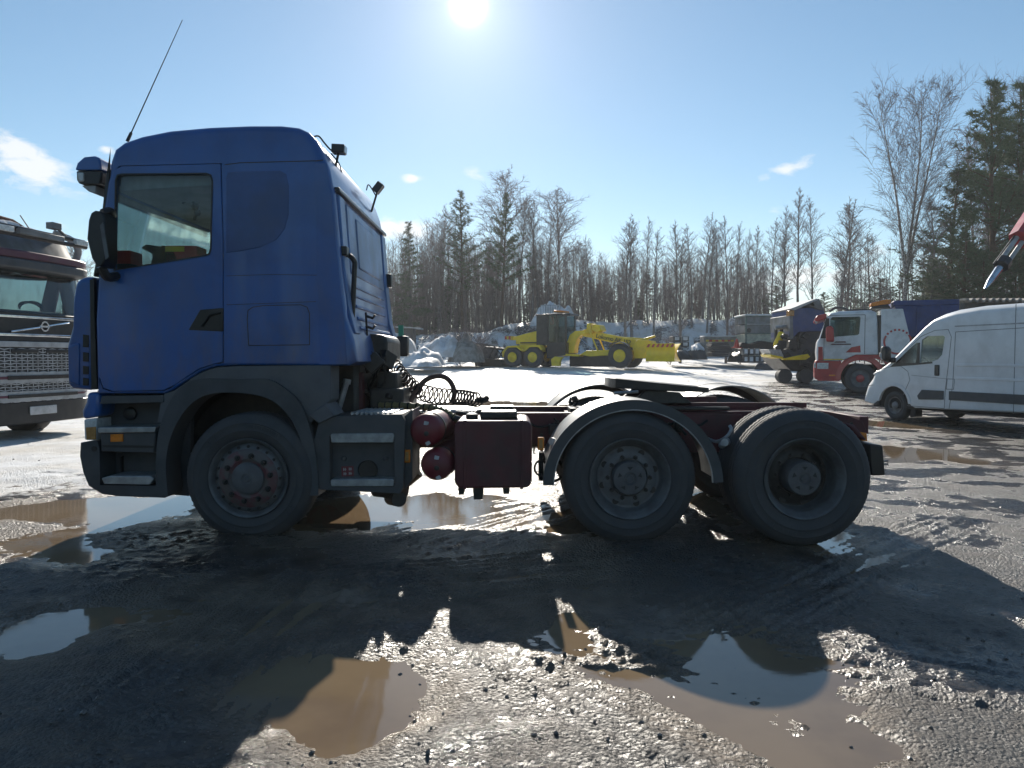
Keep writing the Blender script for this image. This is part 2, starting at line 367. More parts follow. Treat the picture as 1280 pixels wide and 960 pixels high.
def base(x, y):
    x = np.asarray(x, float); y = np.asarray(y, float)
    w = sst(22, 11, y) * sst(-6, 0, y)
    z = -.017 * (np.clip(x, -5, 5) - .9) * w
    z = z - .03 * np.clip(5.7 - y, 0, 6)
    z = z + .0325 * np.clip(y - 20, 0, 41)
    bl = bank_line(x)
    z = z + 3.9 * (1 - .45 * sst(3, -4, x)) * sst(0, 7.5, y - bl) + .008 * np.clip(y - bl - 6, 0, 300)
    return z
def G(x, y): return float(base(np.array([x]), np.array([y]))[0])
def on_ground(u, v):
    d = pixdir(u, v); t = 1.0
    lo, hi = .5, 60.
    for _ in range(50):
        m = (lo + hi) / 2; z = CH + d.z / d.y * m
        if z > G(d.x / d.y * m, m): lo = m
        else: hi = m
    return d.x / d.y * lo, lo
# puddles seen in the photo: each an outline on the ground in metres
PUD = []
for u0, v0, u1, v1, dep in ((335, 800, 500, 905, .035), (380, 880, 480, 950, .03), (840, 785, 1045, 905, .035), (-20, 755, 112, 850, .03), (100, 735, 480, 800, .022),
                            (110, 617, 240, 665, .04), (-30, 622, 190, 655, .03), (-30, 655, 110, 700, .03), (370, 612, 480, 668, .04), (690, 765, 735, 815, .03),
                            (1080, 556, 1210, 580, .05), (1075, 524, 1150, 536, .05), (480, 850, 560, 905, .018), (860, 590, 900, 665, .03),
                            (690, 620, 760, 740, .018), (60, 680, 140, 712, .025), (470, 615, 680, 660, .028), (1010, 905, 1130, 960, .025), (560, 700, 760, 770, .012), (1000, 650, 1080, 700, .02),
                            (-60, 600, 120, 618, .03), (700, 505, 720, 515, .04), (500, 500, 720, 512, .05)):
    xa, ya = on_ground((u0 + u1) / 2, v0); xb, yb = on_ground((u0 + u1) / 2, v1)
    xm, ym = on_ground((u0 + u1) / 2, (v0 + v1) / 2)
    PUD.append((xm, (ya + yb) / 2, (u1 - u0) / 2 / F * ym, abs(ya - yb) / 2, dep))
BAND = [(on_ground(690, 800), on_ground(1040, 975), .15, .024)]
TRK = [(on_ground(660, 800), on_ground(960, 960), .55), (on_ground(700, 815), on_ground(1050, 840), .5), (on_ground(880, 790), on_ground(1290, 860), .5), (on_ground(860, 800), on_ground(1200, 650), .4),
       (on_ground(520, 690), on_ground(760, 620), .5), (on_ground(480, 660), on_ground(660, 625), .3), (on_ground(400, 740), on_ground(900, 690), .5), (on_ground(200, 900), on_ground(420, 720), .5)]
def segdist(x, y, a, b):
    ax, ay = a; bx, by = b; dx, dy = bx - ax, by - ay; l = math.hypot(dx, dy)
    t = ((x - ax) * dx + (y - ay) * dy) / l; tt = np.clip(t, 0, l)
    return np.hypot(x - ax - tt * dx / l, y - ay - tt * dy / l), t, l, ((x - ax) * dy - (y - ay) * dx) / l
def relief(x, y):
    dist = np.hypot(x, y); hf = np.clip(1.25 - dist / 14, 0, 1)
    far = sst(20, 45, y)
    wet = fbm(x, y, .55, 4, 3)
    h = .012 + .05 * wet + .020 * fbm(x, y, 3.1, 3, 9) + .016 * fbm(x, y, 8.5, 3, 19) * hf
    peb = np.maximum(vn(x * 17, y * 17, 21) - .45, 0) * .012 + np.maximum(vn(x * 31, y * 31, 5) - .4, 0) * .013
    h = h + peb * hf * (.45 + 1.1 * vn(x * 1.3, y * 1.3, 31))
    nz = fbm(x, y, 1.6, 6, 14)
    mud = np.zeros_like(h)
    for cx, cy, rx, ry, dep in PUD:
        q = np.sqrt(((x - cx) / rx) ** 2 + ((y - cy) / ry) ** 2) + nz * 1.5
        m = sst(1.5, .35, q); h = h * (1 - .30 * m) - dep * .95 * m; mud = np.maximum(mud, sst(1.9, .8, q))
    for a, b, wd, dep in BAND:
        d, t, l, s = segdist(x, y, a, b); q = d / wd + nz * 1.4; m = sst(1.6, .4, q); h = h * (1 - .4 * m) - dep * m; mud = np.maximum(mud, sst(2.6, .9, q))
    for a, b, wd in TRK:
        d, t, l, s = segdist(x, y, a, b); m = sst(wd, wd * .6, d + nz * .25) * sst(-.4, .4, t) * sst(l + .4, l - .4, t)
        h = h + m * (.6 + .8 * vn(x * 2.2, y * 2.2, 44)) * (.006 * np.sin(s * 2 * math.pi / .085 + 3 * nz) + .003 * np.sin((t + s * .6) * 2 * math.pi / .06)) * hf + m * .034 * (vn(s * 15, t * .9, 66) - .5) * hf
    # compacted ice and snow further off, humpy bank behind
    h = h + far * .10 * fbm(x, y, .35, 4, 41)
    bl = bank_line(x); bk = sst(-1.0, 3, y - bl) * sst(60, 20, y - bl)
    h = h + bk * (1.3 * fbm(x, y, .22, 4, 51) + .5 * np.abs(fbm(x, y, .9, 3, 61)))
    # snow
    ysn = np.interp(x, [-40, -9, -6.5, -3.5, -1.5, 1.5, 5, 9, 14, 20, 40], [5, 6, 6.5, 10.5, 19, 21.5, 22.5, 27, 36, 43, 48])
    sn = sst(-2.5, 3.0, (y - ysn) + 5 * fbm(x, y, .16, 4, 71) + 2.5 * fbm(x * .35, y * 1.6, .6, 3, 75))
    sn = sn * np.clip(.95 + 1.7 * fbm(x * .5, y * 1.3, .8, 4, 77), 0, 1)
    road = sst(-5, -2.5, x) * sst(2.0, .6, np.abs(y - (17.5 + .35 * np.clip(x, 0, 14)) + 3 * fbm(x, y, .12, 3, 81)))
    sn = np.clip(sn * (1 - .75 * road), 0, 1)
    bsn = sst(-.22, .05, fbm(x, y, .28, 4, 91)) * sst(.16, .02, np.abs(fbm(x, y, .9, 4, 95)) - .02)
    sn = sn * (1 - bk) + bk * np.clip(.25 + .85 * bsn, 0, 1)
    sn = np.where(y > bl + 12, sn * .45, sn)
    h = h + sn * .02 * (1 - far)
    return h, np.clip(sn, 0, 1), np.clip(mud, 0, 1)
def axis(a, b, d, lo, hi, g):
    c = list(np.arange(a, b + d * .5, d)); s = d
    l = [a]; 
    while l[-1] > lo: s *= g; l.append(l[-1] - s)
    s = d; r = [b]
    while r[-1] < hi: s *= g; r.append(r[-1] + s)
    return np.array(l[:0:-1] + c + r[1:])
xs = axis(-4.6, 5.4, .02, -420, 420, 1.035)
ys = axis(2.6, 8.2, .02, -60, 900, 1.022)
X, Y = np.meshgrid(xs, ys); X = X.ravel(); Y = Y.ravel()
H, SN, MU = relief(X, Y); Z = base(X, Y) + H
nx, ny = len(xs), len(ys)
me = bpy.data.meshes.new('ground'); me.vertices.add(nx * ny); me.vertices.foreach_set('co', np.stack([X, Y, Z], 1).ravel().astype(np.float32))
i0 = (np.arange(ny - 1)[:, None] * nx + np.arange(nx - 1)[None]).ravel()
quads = np.stack([i0, i0 + 1, i0 + nx + 1, i0 + nx], 1)
me.loops.add(quads.size); me.loops.foreach_set('vertex_index', quads.ravel().astype(np.int32)); me.polygons.add(len(quads))
me.polygons.foreach_set('loop_start', np.arange(0, quads.size, 4, dtype=np.int32))
me.polygons.foreach_set('use_smooth', np.ones(len(quads), bool)); me.update()
for nm, arr in (('snow', SN), ('mud', MU)):
    at_ = me.attributes.new(nm, 'FLOAT', 'POINT'); at_.data.foreach_set('value', arr.astype(np.float32))
gm = bpy.data.materials.new('wet_gravel_mud_and_snow'); gm.use_nodes = True; t = gm.node_tree; b = t.nodes['Principled BSDF']
def gn(sc, det=6, rough=.6):
    n = t.nodes.new('ShaderNodeTexNoise'); n.inputs['Scale'].default_value = sc; n.inputs['Detail'].default_value = det; n.inputs['Roughness'].default_value = rough
    t.links.new(gtc.outputs['Object'], n.inputs['Vector']); return n.outputs['Fac']
def gmix(f, a, c):
    n = t.nodes.new('ShaderNodeMix'); n.data_type = 'RGBA'
    t.links.new(f, n.inputs['Factor'])
    for s_, v in (('A', a), ('B', c)):
        if isinstance(v, tuple): n.inputs[s_].default_value = (*v, 1)
        else: t.links.new(v, n.inputs[s_])
    return n.outputs['Result']
def gmap(f, a, z, c=0, d=1):
    n = t.nodes.new('ShaderNodeMapRange'); n.interpolation_type = 'SMOOTHSTEP'
    for i, v in enumerate((a, z, c, d)): n.inputs[i + 1].default_value = v
    t.links.new(f, n.inputs[0]); return n.outputs[0]
gtc = t.nodes.new('ShaderNodeTexCoord')
asn = t.nodes.new('ShaderNodeAttribute'); asn.attribute_name = 'snow'; amu = t.nodes.new('ShaderNodeAttribute'); amu.attribute_name = 'mud'
vor = t.nodes.new('ShaderNodeTexVoronoi'); vor.inputs['Scale'].default_value = 55; t.links.new(gtc.outputs['Object'], vor.inputs['Vector'])
stone = gmix(gmap(vor.outputs['Color'], .2, .9), (.040, .036, .034), (.115, .105, .096))
soil = gmix(gmap(gn(7), .35, .65), (.038, .032, .028), (.095, .077, .063))
col = gmix(gmap(gn(2.3), .42, .6), stone, soil)
wetdark = gmix(gmap(gn(1.3, 9, .62), .36, .68), (1.1, 1.08, 1.05), (.66, .62, .58)); wd_ = t.nodes.new('ShaderNodeMix'); wd_.data_type = 'RGBA'; wd_.blend_type = 'MULTIPLY'; wd_.inputs['Factor'].default_value = 1; t.links.new(col, wd_.inputs['A']); t.links.new(wetdark, wd_.inputs['B']); col = wd_.outputs['Result']
mudc = gmix(gmap(gn(4), .35, .65), (.105, .075, .048), (.19, .14, .095))
ms_ = t.nodes.new('ShaderNodeMath'); ms_.operation = 'MULTIPLY'; ms_.inputs[1].default_value = .8; t.links.new(amu.outputs['Fac'], ms_.inputs[0])
col = gmix(ms_.outputs[0], col, mudc)
snc = gmix(gmap(gn(.9, 8), .35, .7), (.80, .80, .80), (.64, .60, .54))
sfa = t.nodes.new('ShaderNodeMath'); sfa.operation = 'ADD'; sfa.use_clamp = True
snz = gmap(gn(5, 8, .7), .25, .75, -.35, .35); t.links.new(asn.outputs['Fac'], sfa.inputs[0]); 
sm2 = t.nodes.new('ShaderNodeMath'); sm2.operation = 'MULTIPLY'; t.links.new(snz, sm2.inputs[0]); t.links.new(gmap(asn.outputs['Fac'], 0, .3), sm2.inputs[1]); t.links.new(sm2.outputs[0], sfa.inputs[1])
sf = gmap(sfa.outputs[0], .25, .7)
col = gmix(sf, col, snc)
t.links.new(col, b.inputs['Base Color'])
film = gmap(gn(1.3, 9, .62), .36, .68); rg = gmap(film, 0, 1, .40, .10); rmx = t.nodes.new('ShaderNodeMix'); t.links.new(sf, rmx.inputs['Factor']); t.links.new(rg, rmx.inputs['A']); rmx.inputs['B'].default_value = .55
t.links.new(rmx.outputs['Result'], b.inputs['Roughness'])
hsum = t.nodes.new('ShaderNodeMath'); hsum.operation = 'ADD'; t.links.new(gn(60, 5, .7), hsum.inputs[0]); 
vd = t.nodes.new('ShaderNodeMath'); vd.operation = 'MULTIPLY'; vd.inputs[1].default_value = -.8; t.links.new(vor.outputs['Distance'], vd.inputs[0]); t.links.new(vd.outputs[0], hsum.inputs[1])
bp = t.nodes.new('ShaderNodeBump'); t.links.new(gmap(film, 0, 1, 1.0, .30), bp.inputs['Strength']); bp.inputs['Distance'].default_value = .022
t.links.new(hsum.outputs[0], bp.inputs['Height']); t.links.new(bp.outputs[0], b.inputs['Normal'])
me.materials.append(gm)
go = bpy.data.objects.new('ground', me); COL.objects.link(go); go['kind'] = 'structure'
# muddy water standing in the hollows
wx = np.arange(-24, 26.1, .5); wy = np.arange(2.0, 30.1, .25); wX, wY = np.meshgrid(wx, wy)
wZ = base(wX.ravel(), wY.ravel()) - .010 - .25 * sst(24, 28, wY.ravel())
wm = MB(); k = len(wx)
wm.add(np.stack([wX.ravel(), wY.ravel(), wZ], 1).tolist(), [(j * k + i, j * k + i + 1, (j + 1) * k + i + 1, (j + 1) * k + i) for j in range(len(wy) - 1) for i in range(k - 1)])
M['water'] = mat('muddy_water', (.23, .165, .10), .025, col2=(.17, .12, .075), scale=.9, bump=.03, bscale=14, spec=.6)
wm.build('puddle_water', M['water'], kind='structure', recalc=False, smooth=180)
# loose stones lying on the gravel
pm = MB()
base_rock = [(1, 0, 0), (-1, 0, 0), (0, 1, 0), (0, -1, 0), (0, 0, .8), (0, 0, -.5), (.6, .6, .45), (-.6, .55, .4), (-.5, -.6, .5), (.6, -.55, .4)]
rf = [(0, 6, 4), (6, 2, 4), (2, 7, 4), (7, 1, 4), (1, 8, 4), (8, 3, 4), (3, 9, 4), (9, 0, 4), (0, 2, 6), (2, 1, 7), (1, 3, 8), (3, 0, 9), (0, 5, 2), (2, 5, 1), (1, 5, 3), (3, 5, 0)]
px_, py_ = [], []
for _ in range(1500):
    u, v = rnd.uniform(-10, 1290), 545 + 420 * rnd.random() ** 1.3
    x, y = on_ground(u, v); px_.append(x); py_.append(y)
ph, psn, pmu = relief(np.array(px_), np.array(py_)); pb = base(np.array(px_), np.array(py_))
for x, y, h, g in zip(px_, py_, ph, pb):
    if h < -.016: continue
    s = .003 + .011 * rnd.random() ** 5; c, d = math.cos(rnd.random() * 6.3), 0; d = math.sqrt(1 - c * c); q = [rnd.uniform(.7, 1.25) for _ in range(3)]
    zz = g + max(h, -.014) + s * .15
    pm.add([(x + s * (a * c - bb * d) * q[0], y + s * (a * d + bb * c) * q[1], zz + s * e * q[2]) for a, bb, e in base_rock], rf)
M['pebble'] = mat('wet_pebbles', (.09, .083, .078), .3, col2=(.16, .145, .13), scale=14)
pm.build('loose_gravel', M['pebble'], kind='stuff', recalc=False, smooth=0)
# ------------------------------------------------------------------ the blue tractor truck
NY, FY = 5.80, 8.15                         # near and far side of the cab
def q(lst, Y=NY): return [xz(u, v, Y) for u, v in lst]
gx = at(700, 680, 5.7).x
truck = empty('tractor_truck', (gx, 6.97, G(gx, 6.97)), 0, 'blue three-axle tractor truck without trailer standing in the muddy yard', 'truck')
OFF = truck.location.copy()

def tyre_prof(Rr, w, rb):
    return [(rb, .035), (rb + .03, .004), (Rr * .72, -.004), (Rr * .74, -.008), (Rr * .75, -.004), (Rr * .84, .002), (Rr * .85, -.001), (Rr * .86, .005), (Rr * .90, .014), (Rr * .955, .034), (Rr - .012, .052), (Rr, .07), (Rr, .105), (Rr - .014, .108), (Rr - .014, .118), (Rr, .121),
            (Rr, .155), (Rr - .014, .158), (Rr - .014, .168), (Rr, .171), (Rr, w - .105), (Rr - .014, w - .1), (Rr - .014, w - .09), (Rr, w - .087), (Rr, w - .06), (Rr - .015, w - .045), (Rr * .9, w - .01), (rb + .03, w), (rb, w - .03)]
def lug(j, k): return -.005 if (j in (10, 11, 12, 23, 24) and k % 2) else (-.003 if j in (15, 16, 19, 20) and k % 2 else 0)
def tyre(c, Rr, w, rb, parent, name='tyre'):
    b = MB(); b.lathe(tyre_prof(Rr, w, rb), c, (0, 1, 0), 168, cap=False, warp=lug)
    return b.build(name, M['tyre'], parent, smooth=40)
def ring_of(b, c, r, n, fn, a0=0):
    for k in range(n):
        a = 2 * math.pi * k / n + a0; fn(b, (c[0] + r * math.cos(a), c[1], c[2] + r * math.sin(a)), a)
def steer_wheel(cx, y, cz, Rr, side=1):
    w = empty('wheel', (0, 0, 0)); w.parent = truck
    tyre((cx, y if side > 0 else y - .33, cz), Rr, .33, .300, w)
    ax = (0, side, 0); y0 = y; c = (cx, y0, cz)
    b = MB(); b.lathe([(.302, .03), (.31, .004), (.305, -.004), (.294, .002), (.285, .03), (.268, .05), (.262, .04), (.235, .015), (.225, .01)], c, ax, 64, cap=False); b.build('rim', M['rim'], w, smooth=50)
    b = MB(); b.lathe([(.228, .010), (.222, .002), (.15, -.006), (.14, .004), (.120, .004), (.05, -.012), (.0, -.014)], c, ax, 64); b.build('rim_disc', M['redrim'], w, smooth=50)
    b = MB(); b.lathe([(.126, .0), (.122, -.012), (.095, -.028), (.04, -.034), (.036, -.028), (.022, -.028), (.018, -.036), (0, -.036)], c, ax, 48); b.build('hub', M['hubgrey'], w, smooth=40)
    for k in range(10):
        a = 2 * math.pi * k / 10 + .15; p = (cx + .176 * math.cos(a), y0, cz + .176 * math.sin(a))
        b = MB(); b.lathe([(.022, 0), (.022, -.014), (.014, -.014), (.014, -.034), (.010, -.038), (0, -.038)], p, ax, 6 if side < 0 else 12); b.build('nut', M['oily'], w, smooth=30)
    for k in range(20):
        a = 2 * math.pi * k / 20; p = (cx + .246 * math.cos(a), y0 + .016 * side, cz + .246 * math.sin(a))
        if side > 0:
            b = MB(); b.lathe([(.012, .006), (.012, -.006), (0, -.006)], p, ax, 10); b.build('vent_hole', M['black'], w, smooth=0)
def dual_wheel(cx, y, cz, Rr, side=1, deep=.15, dm='rimdark'):
    w = empty('wheel', (0, 0, 0)); w.parent = truck
    ax = (0, side, 0); c = (cx, y, cz); s = side
    tyre((cx, y if s > 0 else y - .28, cz), Rr, .28, .300, w)
    tyre((cx, y + .335 if s > 0 else y - .615, cz), Rr, .28, .300, w)
    b = MB(); b.lathe([(.302, .035), (.318, .004), (.312, -.006), (.300, .0), (.292, .03), (.270, .05), (.262, .08), (.256, deep - .02), (.24, deep)], c, ax, 64, cap=False); b.build('rim', M['rim'], w, smooth=50)
    b = MB(); b.lathe([(.243, deep - .004), (.235, deep + .002), (.19, deep - .03), (.15, deep - .03), (.145, deep - .01), (.10, deep - .01)], c, ax, 64); b.build('rim_disc', M[dm], w, smooth=50)
    b = MB(); b.lathe([(.136, deep), (.134, .035), (.124, .022), (.05, .018), (.042, .026), (.030, .026), (.026, .016), (0, .016)], c, ax, 48); b.build('hub', M['hubgrey'], w, smooth=40)
    if s < 0: return
    for k in range(5):
        a = 2 * math.pi * k / 5 + math.pi / 2; p = (cx + .088 * math.cos(a), y + .016, cz + .088 * math.sin(a))
        b = MB(); b.prism([(p[0] + .024 * math.cos(a + t), p[2] + .024 * math.sin(a + t) * .9) for t in (math.pi, math.pi * .42, -math.pi * .42)], p[1], p[1] + .012); b.build('cover_tab', M['black'], w, smooth=0)
    for k in range(10):
        a = 2 * math.pi * k / 10; p = (cx + .166 * math.cos(a), y + deep - .03, cz + .166 * math.sin(a))
        b = MB(); b.lathe([(.018, 0), (.018, -.018), (.012, -.018), (.010, -.03), (0, -.03)], p, ax, 6); b.build('nut', M['oily'], w, smooth=30)
    for k in range(8):
        a = 2 * math.pi * k / 8 + .3; b = MB(); b.lathe([(.026, .02), (.026, -.004), (0, -.003)], (cx + .214 * math.cos(a), y + deep - .014, cz + .214 * math.sin(a)), ax, 14); b.build('vent_hole', M['black'], w, smooth=0)
fw, dw, tw = at(310, 598, 5.72), at(788, 599, 5.72), at(1007, 599, 5.68)
steer_wheel(fw.x, 5.72, fw.z, .505); steer_wheel(fw.x, 8.18, fw.z, .505, -1)
dual_wheel(dw.x, 5.72, dw.z, .520, deep=.12); dual_wheel(dw.x, 8.20, dw.z, .520, -1)
dual_wheel(tw.x, 5.68, tw.z, .533, deep=.21, dm='oily'); dual_wheel(tw.x, 8.20, tw.z, .533, -1)

# cab shell with its rounded roof, door and window openings
door_o = [(124, 344), (131, 262), (136, 228), (141, 213), (150, 207), (277, 204), (279.5, 300), (280, 453), (270, 455.5), (252, 461), (238, 470), (222, 481), (205, 489), (140, 490), (128, 486), (123, 470), (121, 400)]
win_o = [(143, 338), (144.5, 226), (147, 219), (153, 217.5), (258, 216.5), (264, 219), (266, 226), (264, 312), (262, 318), (256, 320)]
prof = [(119, 346), (128, 262), (131, 236), (133, 215), (134.5, 200), (141, 185), (153, 176), (175, 168.5), (210, 161.5), (260, 157), (310, 155), (350, 155), (372, 157.5), (384, 163), (394, 173), (403, 190), (410, 210), (416, 240), (424, 330), (431, 395), (441, 425), (446, 452),
        (436, 457), (300, 456.5), (270, 458), (252, 464), (236, 474), (215, 488), (205, 492), (122, 492), (117, 400)]
rad = {0: .08, 1: .08, 2: .08, 3: .08, 4: .08}
P3 = []
for i, (u, v) in enumerate(prof):
    x, z = xz(u, v); r = rad.get(i, .065 if 5 <= i <= 14 else (.09 if 15 <= i <= 21 else (.02 if i < 30 else .06))); P3.append((x, z, r))
body, pane = loft(P3, NY, FY, holes=[q(door_o), ], skip=(0, 1))
cab = body.build('cab_shell', M['blue'], truck, smooth=28)
pane.build('windscreen', M['screen'], truck, smooth=40)
# near door
def scaled(pts, k):
    cx = sum(p[0] for p in pts) / len(pts); cz = sum(p[1] for p in pts) / len(pts)
    return [(p[0] + (k if p[0] < cx else -k) * min(1, abs(p[0] - cx) / .2), p[1] + (k if p[1] < cz else -k) * min(1, abs(p[1] - cz) / .2)) for p in pts]
for side, y0, y1 in ((0, NY - .004, NY + .045), (1, FY - .045, FY + .004)):
    b = MB(); b.prism(scaled(q(door_o), .006), y0, y1, holes=[q(win_o)]); d = b.build('door', M['blue'], truck, bevel=.006)
    b = MB(); b.prism(q(win_o), (y0 + y1) / 2 - .003, (y0 + y1) / 2 + .003); b.build('side_window', M['glass'], d, smooth=0)
    yy = y0 - .004 if side == 0 else y1 + .004
    b = MB(); wo_, wi_ = q(win_o), scaled(q(win_o), .007)
    b.prism(scaled(q(win_o), -.003), min(yy, yy + .012), max(yy, yy + .012), holes=[wi_]); b.build('window_seal', M['black'], d)
    b = MB(); b.prism(q([(235, 413), (250, 387), (279, 384.5), (279, 415)]), *( (NY - .006, NY + .03) if side == 0 else (FY - .03, FY + .006))); b.build('handle_recess', M['black'], d, bevel=.008)
    if side == 0:
        b = MB(); b.tube([at(252, 408, NY - .012), at(262, 394, NY - .02), at(276, 391, NY - .012)], .008, 8); b.build('handle', M['blackmatt'], d)
# seams and pressings of the sleeper side
def groove(pts, name, w=.007, m='black', y=NY - .0015, d=.004):
    b = MB(); P = [Vector(p) for p in q(pts)]
    for a, c in zip(P, P[1:]):
        n = (c - a).normalized(); n = Vector((-n.y, n.x)) * w / 2
        b.prism([tuple(a + n), tuple(c + n), tuple(c - n), tuple(a - n)], y, y + d)
    return b.build(name, M[m], cab, smooth=0)
groove([(281, 206), (300, 203.5), (395, 201), (404, 200)], 'roof_seam')
groove([(283, 345), (340, 343), (396, 344)], 'side_crease', .004); groove([(283, 381), (395, 377)], 'side_crease', .004)
b = MB(); lk = [(311, 432), (309, 400), (310, 388), (316, 384), (330, 382), (376, 381), (384, 384), (387, 392), (387, 431)]
groove(lk + [lk[0]], 'locker_seam', .006)
b = MB(); wp = [(292, 215), (350, 213.5), (358, 218), (361, 232), (361, 268), (356, 286), (345, 300), (325, 309), (300, 314), (283, 316), (283, 222), (285, 216)]
b.prism(q(wp), NY - .004, NY + .002); b.build('blank_window_panel', M['blue_panel'], cab, bevel=.006, seg=3)
b = MB(); b.prism(q([(394, 205), (409, 204), (423, 330), (430, 396), (434, 455), (400, 456)]), NY - .003, NY + .003); b.build('corner_panel', M['blue'], cab, bevel=.003)
groove([(124, 347), (160, 342), (278, 322)], 'door_crease', .004)
groove([(193, 456), (198, 420), (214, 396), (230, 388), (276, 382)], 'door_crease', .004); groove([(196, 437), (276, 440)], 'door_crease', .003)
# black A pillar skin
b = MB(); b.prism(q([(113, 346), (121, 300), (131, 212), (137, 209), (134, 236), (127, 342)]), NY + .02, NY + .16); b.build('a_pillar', M['black'], truck, bevel=.02)
# cab interior
b = MB(); b.prism(q([(123, 346), (150, 346), (262, 325), (275, 325), (275, 450), (125, 450)]), NY + .06, FY - .06); b.build('dashboard', M['interior_dark'], truck, bevel=.03)
b = MB(); b.prism(q([(140, 236), (200, 232), (300, 226), (300, 205), (260, 176), (160, 178), (140, 200)]), NY + .10, FY - .10); b.build('roof_lining', M['interior'], truck, bevel=.03)
b = MB(); b.box(at(135, 240, NY).x, at(160, 240, NY).x, NY + .15, FY - .15, 2.74, 2.80); b.build('header_shelf', M['interior'], truck, bevel=.02)
b = MB(); b.box(at(283, 300, NY).x, at(300, 300, NY).x, NY + .06, FY - .06, 1.45, 2.62); b.build('rear_curtain', M['interior_dark'], truck, bevel=.02)
b = MB(); sx = at(210, 320, 6.6)
for c_, n_ in ((.23, 1),): b.tube([(sx.x + .10 * math.sin(t) * .5 + .02, 7.4 + .23 * math.cos(t), 2.13 + .21 * math.sin(t)) for t in [2 * math.pi * k / 28 for k in range(29)]], .016, 8)
b.build('steering_wheel', M['interior_dark'], truck)
b = MB(); b.tube(bez([at(240, 250, 6.4), at(246, 262, 6.4), at(243, 275, 6.4)], 8), .012, 6); b.tube(bez([at(228, 254, 6.4), at(242, 246, 6.4), at(262, 246, 6.4)], 8), .010, 6); b.ball(at(244, 258, 6.4), .035, 8); b.ball(at(247, 266, 6.4), .03, 8)
b.build('hanging_charm', M['blackmatt'], truck)
# things standing on the dashboard: loose, so their own objects
def crate(u0, u1, v0, v1, Y, m, nm, label, cat):
    a, c = at(u0, v1, Y), at(u1, v0, Y); o = MB(); o.box(-(c.x - a.x) / 2, (c.x - a.x) / 2, -.1, .1, 0, c.z - a.z)
    r = empty(nm, ((a.x + c.x) / 2, Y + .1, a.z), 0, label, cat); s_ = OFF.copy(); OFF.zero(); o.build('case_body', M[m], r, bevel=.008); OFF.xyz = s_; return r, c.x - a.x, c.z - a.z
r1, w1, h1 = crate(139, 163, 313, 346, 6.05, 'toolred', 'tool_case', 'small red and black case behind the door glass beside the mirror', 'tool case')
r2, w2, h2 = crate(207, 246, 307, 345, 6.05, 'toolred', 'charger_box', 'red and black box with yellow sticker on top behind the door glass', 'charger')
sv = OFF.copy(); OFF.zero()
b = MB(); b.box(-w1 / 2 - .004, w1 / 2 + .004, -.106, .106, 0, h1 * .5); b.build('black_base', M['interior_dark'], r1, bevel=.006)
b = MB(); b.box(-w2 / 2 + .004, w2 / 2 - .10, -.107, -.101, h2 * .80, h2 * .97); b.build('sticker', M['labelyellow'], r2)
b = MB(); b.box(-w2 / 2 - .03, -w2 / 2 + .002, -.105, .1, 0, h2); b.build('black_side', M['interior_dark'], r2, bevel=.006)
b = MB(); b.box(w2 / 2 - .06, w2 / 2 + .05, -.107, .1, h2 * .45, h2 * .72); b.build('handle', M['toolred'], r2, bevel=.02)
OFF.xyz = sv
b = MB(); b.prism(q([(170, 308), (178, 304), (215, 309), (222, 326), (222, 345), (180, 345), (186, 316)], 6.0), 6.05, 6.5); b.build('seat_armrest', M['interior_dark'], truck, bevel=.02)
# sun visor with side lamp at the roof corner
b = MB(); b.prism(q([(97, 214), (100, 205), (108, 198), (122, 196.5), (128, 199), (130, 214)], 5.9), 5.86, 8.1); vz = b.build('sun_visor', M['blue'], truck, bevel=.03, seg=3)
b = MB(); b.prism(q([(97.5, 214.5), (130, 214.5), (129, 231), (101, 231), (98, 226)], 5.9), 5.87, 8.09); b.build('visor_lamp_strip', M['black'], vz, bevel=.015)
b = MB(); b.prism(q([(100, 217), (108, 217), (108.5, 228), (102, 229)], 5.9), 5.855, 5.95); b.build('visor_lamp', M['clear'], vz, bevel=.01)
b = MB(); b.prism(q([(101, 231.5), (120, 231.5), (119, 242), (110, 239)], 5.9), 5.9, 8.05); b.build('visor_underside', M['lightgrey'], vz, bevel=.01)
# mirror
b = MB(); b.prism(q([(119, 268), (124, 265), (132, 266), (136, 274), (137, 300), (137, 326), (133, 334), (126, 334), (120, 324), (114, 300), (116, 277)], 5.62), 5.56, 5.74); mi_ = b.build('mirror_housing', M['black'], truck, bevel=.035, seg=3)
b = MB(); b.prism(q([(126, 282), (130, 278), (137, 322), (133, 325)], 5.56), 5.545, 5.56); b.build('mirror_glass', M['rim'], mi_, bevel=.003)
b = MB(); b.tube(bez([at(128, 266, 5.66), at(138, 264, 5.72), at(141, 270, 5.8)], 8), .03, 8); b.build('mirror_arm', M['black'], mi_); b = MB(); b.tube(bez([at(126, 333, 5.66), at(134, 346, 5.7), at(146, 345, 5.8)], 8), .035, 8); b.build('mirror_arm', M['black'], mi_)
# nose: grille corner, headlamp, bumper
b = MB(); b.prism(q([(119, 346), (104, 346), (97, 352), (93, 372), (92, 405), (88, 420), (85, 430), (86, 478), (90, 486), (117, 488)], 5.88), 5.86, 8.1); ns_ = b.build('nose_panel', M['blue'], truck, bevel=.05, seg=4)
for k, (v0, v1) in enumerate(((418, 434), (440, 452), (457, 468), (472, 482))):
    b = MB(); b.prism(q([(104, v0), (111, v0 + 1), (111, v1), (104, v1)], 5.86), 5.853, 5.9); b.build('air_slot', M['black'], ns_, bevel=.004)
b = MB(); b.prism(q([(113, 350), (118, 348), (119, 400), (122, 486), (115, 486)], 5.84), 5.83, 5.87); b.build('nose_gap', M['black'], truck)
b = MB(); b.prism(q([(100, 428), (86, 432), (87, 478), (100, 483)], 5.86), 5.845, 5.88); b.build('deflector_fin', M['blue'], ns_, bevel=.015, seg=3)
